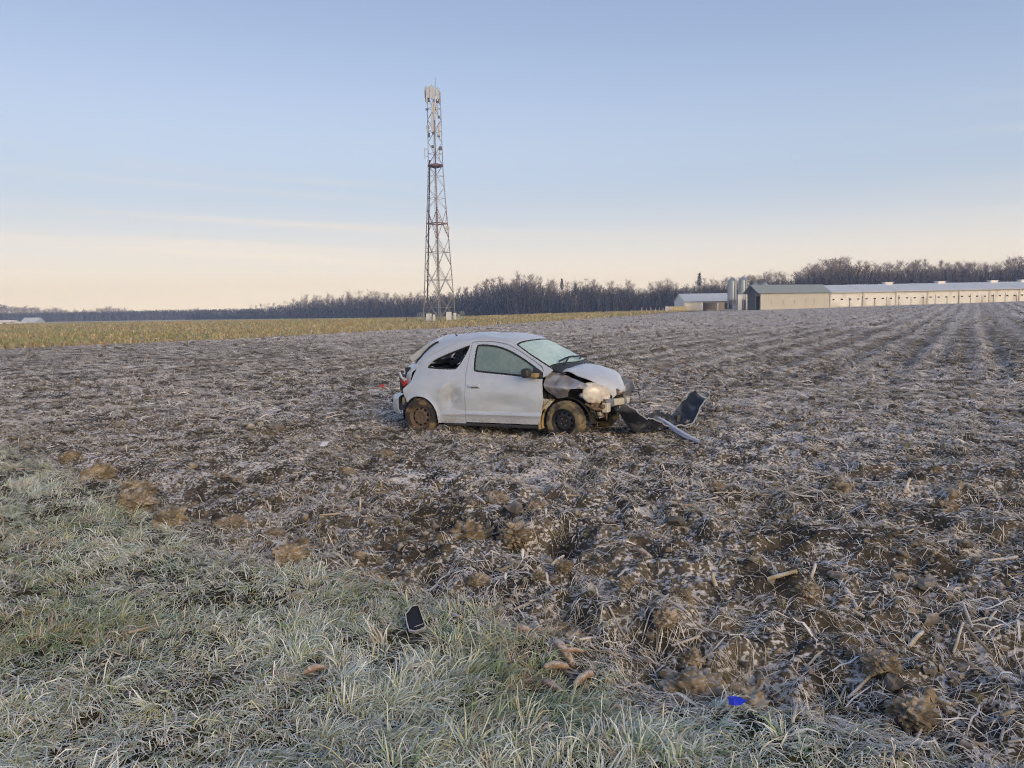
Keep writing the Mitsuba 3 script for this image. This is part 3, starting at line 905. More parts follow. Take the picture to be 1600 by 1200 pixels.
add('marker_post', tube([[p[0], 139, float(land(p[0], 139)) - .2], [p[0], 139, at(635.5, 496, 139)[2]]], [.09, .07], 8), 'm_cable', 40, 'dark wooden post standing left of the mast in the crop strip', 'post')

# ------------------------------------------------------------------ farm on the right
mat('m_render_beige', (.66, .58, .46), .85)
mat('m_render_white', mikit.proc(lambda p, n, uv: mikit.mix((.74, .73, .70), (.52, .48, .42), mikit.smoothstep(.52, .75, mikit.fbm(p.x * .9, p.y * .9, p.z * .35, 3) + mikit.smoothstep(3.2, 2.2, p.z) * .12) * .7)), .85)
mat('m_board', (.52, .50, .44), .85)
mat('m_roof_grey', (.26, .30, .30), .6)
mat('m_roof_frost', (.50, .55, .62), .6)
mat('m_dark', (.02, .02, .022), .9)
mat('m_silo', (.42, .46, .50), .38, metallic=.6)
mat('m_post', (.12, .11, .10), .85)
mat('m_plywood', (.52, .43, .24), .8)
mat('m_wood', (.36, .31, .25), .85)


class Frame:
    """A building's own axes: u along its front, v away from the viewer, z up."""

    def __init__(s, o, a):
        s.o, s.u = np.asarray(o, float), np.array([math.cos(a), math.sin(a), 0])
        s.v = np.array([-math.sin(a), math.cos(a), 0])

    def p(s, u, v, z):
        return s.o + s.u * u + s.v * v + [0, 0, z]

    def box(s, u0, u1, v0, v1, z0, z1):
        return hull([s.p(u, v, z) for u in (u0, u1) for v in (v0, v1) for z in (z0, z1)])


def corrugated(F, u0, u1, v0, z0, v1, z1, pitch, amp, th=.05):
    """Corrugated roof slope from the eave (v0, z0) to the ridge (v1, z1)."""
    n = int((u1 - u0) / pitch) * 2 + 1
    us = np.linspace(u0, u1, n)
    w = amp * (np.arange(n) % 2)
    g = np.array([[F.p(u, v, z + a) for v, z in ((v0, z0), (v1, z1))] for u, a in zip(us, w)])
    m = sheet(g)
    if m.face_normals[0][2] < 0:
        m.invert()
    return thicken(m, th)


# long poultry house
pa, pb = at(1297, 481, 156), at(1600, 471, 166)
ang = math.atan2(pb[1] - pa[1], pb[0] - pa[0])
F = Frame([pa[0], pa[1], pa[2]], ang)
Lh = 62.0
rise = lambda u: (pb[2] - pa[2]) * .55 * u / np.hypot(pb[0] - pa[0], pb[1] - pa[1])
eave, ridge, dpt = 3.15, 4.75, 11.0
key = 'poultry_house'
tag(key, 'long low pale poultry house with frosted roof running out of the right edge', 'building')
add(f'{key}__wall', cat(F.box(0, Lh, 0, .2, -1, eave + 1.2), F.box(0, .2, .2, dpt, -1, eave), F.box(Lh - .2, Lh, .2, dpt, -1, eave + 1.2), F.box(0, Lh, dpt, dpt + .2, -1, eave)), 'm_render_beige')
bays = np.arange(0, Lh, 7.6)
# the wall stands in level bays that step up with the land
del scene[f'{key}__wall']
for i, u in enumerate(bays):
    u1 = min(u + 7.6, Lh)
    r0 = rise(u)
    add(f'{key}__wall', F.box(u, u1 - .004, .05, .25, r0 - 1, r0 + eave), 'm_render_white')
    add(f'{key}__pilaster', F.box(u - .16, u + .16, -.10, .046, r0 - 1, r0 + eave - .03), 'm_board')
    add(f'{key}__roof', corrugated(F, u - .1, u1 + .1, -.45, r0 + eave - .02, dpt / 2, r0 + ridge, .30, .025), 'm_roof_frost', label='frosted corrugated roof slope' if i == 0 else None)
    add(f'{key}__rear_roof', corrugated(F, u - .1, u1 + .1, dpt / 2 + .02, r0 + ridge, dpt + .4, r0 + eave, .30, .025), 'm_roof_frost')
    add(f'{key}__gutter', F.box(u, u1, -.58, -.46, r0 + eave - .16, r0 + eave - .05), 'm_board')
    add(f'{key}__plinth', F.box(u, u1 - .004, .0, .045, r0 - 1, r0 + .28), 'm_board')
    for t in (.10, .35, .60, .85):
        uu = u + t * 7.6
        if uu < Lh:
            add(f'{key}__vent', F.box(uu - .23, uu + .23, -.02, .045, r0 + 1.55, r0 + 1.78), 'm_dark')
            add(f'{key}__vent_hood', F.box(uu - .28, uu + .28, -.14, .04, r0 + 1.79, r0 + 1.84), 'm_board')
add(f'{key}__gable', cat(hull([F.p(0.02, v, z) for v, z in ((.3, -1), (.3, eave), (dpt / 2, ridge - .05), (dpt, eave), (dpt, -1))] + [F.p(.2, v, z) for v, z in ((.3, -1), (.3, eave), (dpt / 2, ridge - .05), (dpt, eave), (dpt, -1))])), 'm_render_beige')
for uu in (17.5, 30.5, 44.0, 52.0):
    r0 = rise(uu)
    add(f'{key}__ridge_vent', cat(F.box(uu - .9, uu + .9, dpt / 2 - .5, dpt / 2 + .5, r0 + ridge - .2, r0 + ridge + .30), F.box(uu - 1.05, uu + 1.05, dpt / 2 - .7, dpt / 2 + .7, r0 + ridge + .30, r0 + ridge + .38)), 'm_render_white')

# fence posts in front of it
for i, px in enumerate(np.arange(1315, 1640, 18.4)):
    u = (px - 1297) / 303 * np.hypot(pb[0] - pa[0], pb[1] - pa[1])
    b = F.p(u, -2.2, 0)
    g = float(land(b[0], b[1]))
    z0 = min(g, b[2] + rise(u)) - .3
    hgt = 2.0 + .25 * math.sin(i * 2.1)
    add('fence_post', tube([[b[0], b[1], z0], [b[0] + .03 * math.sin(i), b[1], b[2] + rise(u) + hgt]], .055, 6), 'm_post', 40, f'{ORD[i]} thin dark fence post from the barn along the poultry house front', 'post', 'fence posts along the poultry house')

# boarded barn with the grey roof
ba, bb = at(1188.5, 484.5, 152), at(1296, 481.5, 156)
F = Frame(ba, math.atan2(bb[1] - ba[1], bb[0] - ba[0]))
Lb = float(np.hypot(bb[0] - ba[0], bb[1] - ba[1]))
key, eave, ridge, dpt = 'boarded_barn', 3.35, 5.0, 4.8
tag(key, 'beige boarded barn with grey corrugated roof and dark open left gable', 'building')
nb = 26
for i in range(nb):
    u0, u1 = Lb * i / nb, Lb * (i + 1) / nb
    add(f'{key}__board', F.box(u0 + .012, u1 - .012, .02 + .006 * (i % 3), .10, -.6, eave), 'm_board')
add(f'{key}__frame', cat(F.box(0, Lb, .105, .2, -.6, eave), F.box(0, Lb, dpt - .1, dpt, -.6, eave), F.box(Lb - .1, Lb, .205, dpt - .105, -.6, eave)), 'm_wood')
for u in (2.4, 5.0, 7.6, 10.2, 12.2):
    add(f'{key}__batten', F.box(u - .05, u + .05, -.03, .018, .5 + .6, 2.0), 'm_wood')
add(f'{key}__roof', corrugated(F, -.9, Lb + .1, -.5, eave - .05, dpt / 2, ridge, .28, .03), 'm_roof_grey')
add(f'{key}__rear_roof', corrugated(F, -.9, Lb + .1, dpt / 2 + .02, ridge, dpt + .5, eave, .28, .03), 'm_roof_grey')
add(f'{key}__gable', cat(F.box(-.02, .08, 1.9, dpt - .1, -.6, eave), hull([F.p(u, v, z) for u in (-.02, .08) for v, z in ((.2, eave + .002), (dpt - .2, eave + .002), (dpt / 2, ridge - .12))])), 'm_post')
for v in (.15, 1.75):
    add(f'{key}__post', F.box(-.05, .1, v - .02, v + .12, -.6, eave), 'm_wood')
add(f'{key}__tie_beam', F.box(-.06, .09, .3, 1.74, eave - .5, eave - .3), 'm_wood')

# open shed with a white gable
sa = at(1070.5, 487.5, 182)
F = Frame(sa, math.radians(4))
key, eave, ridge, dpt, Ls = 'open_shed', 2.5, 4.35, 8.5, 12.4
tag(key, 'white open fronted shed with pale frosted roof at the left end of the farm', 'building')
add(f'{key}__wall', F.box(0, 4.3, 0, .2, -.8, eave - .1), 'm_render_white')
add(f'{key}__gable', hull([F.p(u, v, z) for u in (-.2, -.003) for v, z in ((0, -.8), (0, eave), (dpt / 2, ridge - .1), (dpt, eave), (dpt, -.8))]), 'm_render_white')
add(f'{key}__back_wall', F.box(0, Ls, dpt - .2, dpt, -.8, eave - .1), 'm_wood')
add(f'{key}__roof', corrugated(F, -.4, Ls, -.5, eave - .08, dpt / 2, ridge, .3, .03), 'm_roof_frost')
add(f'{key}__rear_roof', corrugated(F, -.4, Ls, dpt / 2 + .02, ridge, dpt + .4, eave - .05, .3, .03), 'm_roof_frost')
add(f'{key}__beam', F.box(4.31, Ls, .02, .2, eave - .45, eave - .12), 'm_wood')
for u in (7.7, 11.9):
    add(f'{key}__post', F.box(u, u + .32, -.02, .25, -.8, eave - .46), 'm_render_white')
add(f'{key}__plank', F.box(5.4, 6.9, .9, 1.2, .05, .45), 'm_wood')
# lean-to annex
aa = at(1153, 484, 170)
F = Frame(aa, math.radians(3))
key = 'metal_annex'
tag(key, 'small pale sheet metal annex between the silos and the boarded barn', 'building')
add(f'{key}__wall', cat(F.box(0, .9, 0, .1, -.7, 3.3), F.box(.9, 1.8, 0, .1, 2.3, 3.3), F.box(1.8, 3.6, 0, .1, -.7, 3.3), F.box(0, .1, .105, 4, -.7, 3.3)), 'm_cabinet')
add(f'{key}__door', F.box(.92, 1.78, .05, .12, -.7, 2.28), 'm_darkbox')
add(f'{key}__roof', F.box(-.15, 3.8, -.2, 4.2, 3.303, 3.42), 'm_roof_frost')

# feed silos
for key, pxc, w, ytop, dep, lab in [('feed_silo', 1144, 13.2, 432.5, 170, 'left of the two tall metal feed silos between open shed and barn'), ('feed_silo_001', 1160.5, 13.6, 431.5, 171, 'right of the two tall metal feed silos between open shed and barn')]:
    c, t = at(pxc, 484, dep), at(pxc, ytop, dep)
    r = w / 2 * dep / 1202
    g = float(land(c[0], dep)) - .3
    zc = c[2] + 2.15
    ztop = t[2]
    rot = trimesh.transformations.rotation_matrix(math.pi / 2, [1, 0, 0])

    def rv(prof, n=28):
        m = revolve(prof, n)
        m.apply_transform(rot)
        m.apply_translation([c[0], dep, 0])
        m.fix_normals()
        return m
    ribs = []
    for z in np.arange(zc, ztop - .95, .16):
        ribs += [(r, z), (r + .018, z + .08)]
    add(f'{key}__cylinder', rv(ribs + [(r, ztop - .9)]), 'm_silo', 30)
    add(f'{key}__hopper', rv([(.16, zc - 1.35), (r, zc)]), 'm_silo', 30)
    add(f'{key}__cone_roof', rv([(r + .07, ztop - .93), (r + .07, ztop - .86), (.3, ztop - .22), (.3, ztop - .04), (0, ztop)]), 'm_silo', 30)
    for k in range(6):
        a = k * math.pi / 3 + .3
        q = np.array([c[0] + r * 1.0 * math.cos(a), dep + r * 1.0 * math.sin(a), 0])
        add(f'{key}__leg', bar(q + [0, 0, g], q + [0, 0, zc + .4], .11), 'm_steel')
    add(f'{key}__ladder', cat(bar([c[0] - r - .12, dep - .2, g + .3], [c[0] - r - .12, dep - .2, ztop - .8], .04), bar([c[0] - r - .12, dep + .2, g + .3], [c[0] - r - .12, dep + .2, ztop - .8], .04), *[bar([c[0] - r - .12, dep - .2, z], [c[0] - r - .12, dep + .2, z], .025) for z in np.arange(g + .6, ztop - .9, .35)]), 'm_steel')
    add(f'{key}__fill_pipe', tube([[c[0] + .25 * r, dep - r - .1, g + .5], [c[0] + .25 * r, dep - r - .1, ztop - .8], [c[0] + .1, dep - .3, ztop - .25]], .06, 8), 'm_steel', 40)
    tag(key, lab, 'silo')
for key, pxc, w, y0, y1, lab in [('small_silo', 1180, 9, 441, 452, 'small silo top showing above the left end of the barn roof'), ('small_silo_001', 1195, 9, 440, 452, 'second small silo top above the barn roof, beside the first')]:
    dep = 176.0
    c = at(pxc, y1, dep); t = at(pxc, y0, dep)
    r = w / 2 * dep / 1202
    g = float(land(c[0], dep))
    m = revolve([(r, g), (r, t[2] - .75), (r + .06, t[2] - .75), (r + .06, t[2] - .68), (.2, t[2] - .1), (0, t[2])], 24)
    m.apply_transform(trimesh.transformations.rotation_matrix(math.pi / 2, [1, 0, 0])); m.apply_translation([c[0], dep, 0]); m.fix_normals()
    add(f'{key}__cylinder', m, 'm_silo', 30)
    add(f'{key}__band', tube([[c[0], dep, t[2] - 1.3], [c[0], dep, t[2] - 1.15]], r + .03, 24), 'm_render_white', 30)
    tag(key, lab, 'silo')

# board wall and gate posts left of the shed
wa, wb = at(1043, 489, 176), at(1084, 488, 176)
key = 'board_wall'
tag(key, 'low yellowish board wall in front of the white shed gable', 'wall')
n = 14
F = Frame(wa, 0.02)
Lw = wb[0] - wa[0]
for i in range(n):
    add(f'{key}__board', F.box(Lw * i / n + .01, Lw * (i + 1) / n - .01, .004 * (i % 3), .06, -.5, 1.45 + .03 * (i % 2)), 'm_plywood' if i > 1 and i < 10 else 'm_board')
add(f'{key}__rail', F.box(0, Lw, .065, .13, .9, 1.0), 'm_wood')
add(f'{key}__end_panel', F.box(-.5, -.02, 0, .08, -.5, 1.5), 'm_roof_frost')
for i, px in enumerate((1003, 1010, 1017, 1024, 1030, 1036)):
    b = at(px, 489, 186)
    g = float(land(b[0], 186))
    add('gate_post', tube([[b[0], 186, g - .3], [b[0], 186, at(px, 480.5 + (i % 2), 186)[2]]], [.09, .07], 7), 'm_board', 40, f'{ORD[i]} pale wooden post from the left in the short row beside the board wall', 'post', 'pale posts left of the board wall')

# far hamlet at the left edge
for key, px0, px1, yt, ye, yb, dep, mr, lab in [('long_shed', -30, 15, 501, 504, 508.5, 330, 'm_render_white', 'long low far shed with white roof at the left edge'),
                                                ('white_house', 18, 31, 503.5, 505.5, 509, 322, 'm_render_white', 'small white far house right of the long shed'),
                                                ('grey_roofed_house', 33, 55.5, 496.5, 504, 508.5, 345, 'm_roof_frost', 'far house with blue grey roof at the left edge of the land')]:
    a, b = at(px0, yb, dep), at(px1, yb, dep)
    g = min(float(land(a[0], dep)), a[2]) - .3
    F = Frame([a[0], dep, 0], 0.05)
    Lx, ze, zr = b[0] - a[0], at(px0, ye, dep)[2], at(px0, yt, dep)[2]
    dz = 7.0
    add(f'{key}__wall', F.box(0, Lx, 0, dz, g, ze), 'm_render_white')
    rf = F.box(0, 0.01, 0, 0.01, 0, 0.01)
    add(f'{key}__roof', hull([F.p(u, v, z) for u in (-.3, Lx + .3) for v, z in ((-.4, ze + .003), (dz / 2, zr), (dz + .4, ze + .003))]), mr)
    for t in (.2, .5, .8):
        add(f'{key}__window', F.box(Lx * t - .5, Lx * t + .5, -.03, -.002, ze - 1.3, ze - .3), 'm_darkbox')
    tag(key, lab, 'house')
a = at(88.5, 508, 330)
add('road_sign__post', tube([[a[0] - .4, 330, float(land(a[0], 330)) - .3], [a[0] - .4, 330, at(88, 501, 330)[2]]], .08, 6), 'm_steel_white')
add('road_sign__board', box([a[0] - .3, 329.9, at(88, 507.5, 330)[2]], [a[0] + 1.1, 329.96, at(88, 505, 330)[2]]), 'm_render_white')
tag('road_sign', 'tiny white sign board and pole before the far wood at left', 'sign')

# ------------------------------------------------------------------ the wrecked car (car frame: x forward from the rear axle, y left, z up)
YAW, CP = math.radians(27), .0143
_F = np.array([math.cos(YAW) * math.cos(CP), -math.sin(YAW) * math.cos(CP), math.sin(CP)])
_L = np.array([math.sin(YAW), math.cos(YAW), 0])
CAR = np.eye(4)
CAR[:3, :3] = np.stack([_F, _L, np.cross(_F, _L)], 1)
CAR[:3, 3] = [-1.047, 12.262, -.049]
CK = 'crashed_car'


DENT = (CAR @ [.60, -.79, .56, 1]).tolist()


def paint_color(p, n, uv):
    a = mikit.fbm(p.x * 2.6, p.y * 2.6, p.z * 2.6, 3)
    b = mikit.fbm(p.x * 14, p.y * 14, p.z * 9, 2)
    low = mikit.smoothstep(.55, .1, p.z)
    c = mikit.noise(p.x * 60, p.y * 60, p.z * 60)
    low = mikit.smoothstep(.42, .12, p.z)
    dirt = mikit.smoothstep(.52, .70, .45 * a + .25 * b + .3 * c + .10 * low) * (.05 + .45 * low)
    dent = dr.exp(-(dr.square((p.x - DENT[0]) / .17) + dr.square((p.y - DENT[1]) / .2) + dr.square((p.z - DENT[2]) / .13)))
    dirt = dr.maximum(dirt, dent * mikit.smoothstep(.35, .6, .5 * a + .5 * b) * .55)
    base = mikit.mix((.52, .565, .63), (.60, .64, .70), b)
    return mikit.mix(base, (.25, .20, .14), dirt)


def fender_color(p, n, uv):
    a = mikit.fbm(p.x * 5, p.y * 5, p.z * 5, 3)
    return mikit.mix((.46, .46, .50), (.30, .28, .27), mikit.smoothstep(.5, .8, a))


def frost_glass(lo, hi, sc):
    def fn(p, n, uv):
        a = mikit.fbm(p.x * 3 * sc, p.y * 3 * sc, p.z * 3 * sc, 3)
        b = mikit.fbm(p.x * 26, p.y * 26, p.z * 20, 2)
        return mikit.mix(lo, hi, mikit.smoothstep(.3, .7, .6 * a + .4 * b))
    return mikit.proc(fn)


def mud_color(p, n, uv):
    a = mikit.fbm(p.x * 9, p.y * 9, p.z * 9, 3)
    return mikit.mix((.045, .04, .034), (.21, .17, .10), mikit.smoothstep(.35, .62, a))


def mud_rear_color(p, n, uv):
    a = mikit.fbm(p.x * 9, p.y * 9, p.z * 9, 3)
    return mikit.mix((.035, .033, .032), (.20, .14, .08), mikit.smoothstep(.45, .7, a))


mat('m_paint', mikit.proc(paint_color), .33, metallic=.25, clearcoat=.5, clearcoat_gloss=.7)
mat('m_fender', mikit.proc(fender_color), .32, metallic=.5)
mat('m_window', frost_glass((.15, .22, .225), (.22, .29, .285), .6), .35, specular=.5)
mat('m_windscreen', frost_glass((.36, .52, .52), (.52, .66, .65), 1.0), .45, specular=.5)
mat('m_rubber', (.018, .018, .02), .6)
mat('m_plastic', (.03, .031, .035), .45)
mat('m_interior', (.022, .021, .022), .9)
mat('m_tyre_front', mikit.proc(mud_color), .85)
mat('m_tyre_rear', mikit.proc(mud_rear_color), .85)
mat('m_rim_black', (.035, .035, .042), .45, metallic=.4)
mat('m_rim_rust', (.125, .09, .065), .8)
mat('m_hub', (.20, .20, .22), .45, metallic=.5)
mat('m_lamp', mikit.proc(lambda p, n, uv: mikit.mix(mikit.mix((.68, .65, .60), (.52, .48, .42), mikit.smoothstep(.35, .65, mikit.fbm(p.x * 9, p.y * 9, p.z * 9, 3))), (.20, .13, .07), mikit.smoothstep(.58, .80, mikit.fbm(p.x * 13, p.y * 13, p.z * 11, 3) + mikit.smoothstep(.62, .46, p.z) * .18) * .7)), .22, clearcoat=.8)
mat('m_tail', (.42, .025, .022), .2, clearcoat=1.0)
mat('m_rust', (.14, .095, .06), .85)
mat('m_mudwood', (.30, .22, .11), .9)
mat('m_beam', (.58, .54, .44), .5, metallic=.2)
mat('m_greymetal', (.24, .25, .29), .45, metallic=.5)


def cadd(part, mesh, m, smooth=35, **kw):
    mesh = mesh.copy()
    mesh.apply_transform(CAR)
    return add(f'{CK}__{part}', mesh, m, smooth, **kw)


def plan(x):
    return np.interp(x, [-.6, -.35, 0, .4, 1.9, 2.3, 2.6, 2.85, 3.05], [.62, .72, .785, .815, .815, .80, .765, .69, .55])


def nz(x, y, z, lam, seed, octv=2):
    return meshkit.fbm(np.stack(np.broadcast_arrays(x / lam, y / lam, z / lam), -1), octv, seed) - .5


def yside(x, z, right=True):
    """Half width of the body side at (x, z)."""
    W = plan(x)
    low, mid, up = W - .03 * ((.55 - z) / .35) ** 2, W - .05 * ((z - .55) / .35) ** 2, W - .05 - .40 * (z - .90)
    t = sstep(.84, .98, z)
    y = np.where(z < .55, low, mid * (1 - t) + up * t)
    y = y + .026 * np.exp(-((z - .352) / .017) ** 2) * sstep(.40, .5, x) * sstep(2.06, 2.0, x) + .006 * sstep(.355, .33, z)
    y = y + .006 * np.exp(-((z - (.865 - .02 * (x - .8))) / .012) ** 2) * sstep(.3, .8, x)
    ra = np.hypot(x, z - .255)
    y = y + .018 * np.exp(-((ra - .345) / .03) ** 2)
    if right:
        y = y + .016 * nz(x, 0 * x, z, .35, 5) + .006 * nz(x, 0 * x, z, .10, 6) + .010 * np.exp(-(((z - .70) - .5 * (x - .62)) / .025) ** 2) * np.exp(-((x - .6) / .16) ** 2)
        y = y - .045 * np.exp(-(((x - .60) / .13) ** 2 + ((z - .60) / .16) ** 2)) + .014 * np.exp(-(((x - .42) / .08) ** 2 + ((z - .74 - .6 * (x - .42)) / .04) ** 2))
        y = y - .018 * np.exp(-(((x - 1.45) / .25) ** 2 + ((z - .52) / .1) ** 2)) - .02 * np.exp(-(((x + .15) / .12) ** 2 + ((z - .9) / .12) ** 2))
    return y


def fender_y(x, z):
    y = plan(x) - .05 * ((z - .55) / .35) ** 2 - .012
    fold = (z - (.775 - .05 * (x - 2.1))) / .09
    y = y + .03 * np.exp(-fold ** 2 * 3) - .13 * sstep(0, -2.2, fold) - .10 * sstep(.3, 2.6, fold)
    y = y + .09 * nz(x, 0 * x, z, .20, 15, 2) + .03 * nz(x, 0 * x, z, .07, 16) - .05 * sstep(2.3, 2.7, x)
    return y


def panel(poly, fn, step=.03, flange=.02, holes=(), inward=None):
    """Sheet metal over a 2-D outline, mapped to 3-D by fn, with its edges turned inwards."""
    P = sg.Polygon(poly, holes).buffer(0)
    shapely.prepare(P)
    b = P.bounds
    gx_, gy_ = np.arange(b[0], b[2] + step, step), np.arange(b[1], b[3] + step, step)
    cx, cy = (q.ravel() for q in np.meshgrid(gx_[:-1], gy_[:-1], indexing='ij'))
    bx = shapely.box(cx, cy, cx + step, cy + step)
    inside = shapely.contains_properly(P, bx)
    cut = shapely.intersects(P, bx) & ~inside
    tri = []
    q = np.stack([cx[inside], cy[inside]], 1)
    for d in ([(0, 0), (1, 0), (1, 1)], [(0, 0), (1, 1), (0, 1)]):
        tri.append(q[:, None] + np.array(d)[None] * step)
    for c in shapely.intersection(bx[cut], P):
        for g in getattr(c, 'geoms', [c]):
            if g.geom_type == 'Polygon' and g.area > 1e-9:
                tri.append(np.array([np.array(t.exterior.coords)[:3] for t in shapely.constrained_delaunay_triangles(g).geoms]))
    t = np.concatenate(tri)
    a = (t[:, 1, 0] - t[:, 0, 0]) * (t[:, 2, 1] - t[:, 0, 1]) - (t[:, 1, 1] - t[:, 0, 1]) * (t[:, 2, 0] - t[:, 0, 0])
    t[a < 0] = t[a < 0][:, ::-1]
    t = t[np.abs(a) > 1e-10]
    u, inv = np.unique(np.round(t.reshape(-1, 2), 5), axis=0, return_inverse=True)
    f = inv.reshape(-1, 3)
    f = f[(f[:, 0] != f[:, 1]) & (f[:, 1] != f[:, 2]) & (f[:, 0] != f[:, 2])]
    v = fn(u[:, 0], u[:, 1])
    m = trimesh.Trimesh(v, f, process=False)
    if flange:
        n = np.zeros_like(v)
        fnrm = np.cross(v[f[:, 1]] - v[f[:, 0]], v[f[:, 2]] - v[f[:, 0]])
        for k in range(3):
            np.add.at(n, f[:, k], fnrm)
        n /= np.linalg.norm(n, axis=1, keepdims=True) + 1e-12
        if inward is not None:
            n = np.where(((n * inward).sum(1) > 0)[:, None], -n, n)
        e = np.vstack([f[:, [0, 1]], f[:, [1, 2]], f[:, [2, 0]]])
        _, idx, cnt = np.unique(np.sort(e, 1), axis=0, return_index=True, return_counts=True)
        be = e[idx[cnt == 1]]
        ids = np.unique(be)
        mp = np.full(len(v), -1)
        mp[ids] = np.arange(len(ids)) + len(v)
        v2 = np.vstack([v, v[ids] - n[ids] * flange])
        f2 = np.vstack([f, np.stack([be[:, 1], be[:, 0], mp[be[:, 0]]], 1), np.stack([be[:, 1], mp[be[:, 0]], mp[be[:, 1]]], 1)])
        m = trimesh.Trimesh(v2, f2, process=False)
    return m


def side_map(sgn, off=0.0):
    return lambda x, z: np.column_stack([x, sgn * (yside(x, z, sgn < 0) + off), z])


def smooth_poly(p, it=2):
    """Chaikin corner cutting of a closed outline."""
    p = np.asarray(p, float)
    for _ in range(it):
        q = np.roll(p, -1, 0)
        p = np.stack([.75 * p + .25 * q, .25 * p + .75 * q], 1).reshape(-1, 2)
    return p


WIN = smooth_poly([(.919, 1.357), (.98, 1.362), (1.06, 1.362), (1.18, 1.352), (1.3, 1.334), (1.497, 1.273), (1.732, 1.156), (1.877, 1.069), (2.0, .995), (2.03, .975), (2.045, .95), (2.048, .90), (2.047, .873), (2.01, .873), (1.741, .903), (1.3, .940), (.989, .964), (.935, .985), (.925, 1.04), (.912, 1.189)], 2)
QWIN = smooth_poly([(.103, 1.028), (.13, 1.07), (.208, 1.146), (.5, 1.255), (.79, 1.352), (.812, 1.352), (.806, 1.32), (.791, 1.265), (.72, 1.12), (.66, 1.03), (.635, 1.008), (.577, .997), (.30, 1.005), (.139, 1.016)], 2)
DOOR = [(.822, .236), (.823, .366), (.822, .9), (.815, .995), (.826, 1.114), (.846, 1.386), (.90, 1.396), (1.047, 1.399), (1.2, 1.392), (1.291, 1.380), (1.45, 1.349), (1.56, 1.30), (1.685, 1.237), (1.936, 1.091), (2.022, 1.030), (2.040, .99), (2.046, .867), (2.070, .585), (2.04, .40), (2.012, .295), (1.99, .236)]
ARCH = [(.345 * math.cos(a), .255 + .345 * math.sin(a)) for a in np.radians(np.linspace(-9, 135, 22))]
SIDE = [(.812, .215), (.815, .366), (.814, .9), (.807, .995), (.818, 1.114), (.838, 1.394), (.90, 1.404), (1.047, 1.407), (1.2, 1.400), (1.291, 1.388), (1.45, 1.357), (1.56, 1.308), (1.685, 1.245), (1.936, 1.099), (2.028, 1.040), (2.05, 1.0), (2.056, .90), (2.12, .93), (2.19, 1.0),
        (2.152, 1.022), (1.823, 1.200), (1.60, 1.335), (1.50, 1.383), (1.4, 1.412), (1.286, 1.428), (1.042, 1.438), (.834, 1.427), (.695, 1.403), (.437, 1.337), (.191, 1.232), (.05, 1.15), (-.063, 1.075), (-.147, .923), (-.187, .80), (-.333, .70), (-.312, .6)] + ARCH[::-1] + [(.37, .21)]
RAILX = [-.3, -.063, .05, .191, .437, .695, .834, 1.042, 1.286, 1.4, 1.5, 1.6, 1.823, 2.152, 2.4]
RAILZ = [.90, 1.075, 1.15, 1.232, 1.337, 1.403, 1.427, 1.438, 1.428, 1.412, 1.383, 1.335, 1.200, 1.022, .90]
CENX = [-.3, -.2, -.05, .06, .16, .30, .5, .8, 1.1, 1.3, 1.45, 1.56, 1.7, 1.9, 2.1, 2.3, 2.45]
CENZ = [1.02, 1.13, 1.33, 1.44, 1.503, 1.517, 1.527, 1.531, 1.522, 1.509, 1.487, 1.455, 1.39, 1.29, 1.18, 1.06, .98]

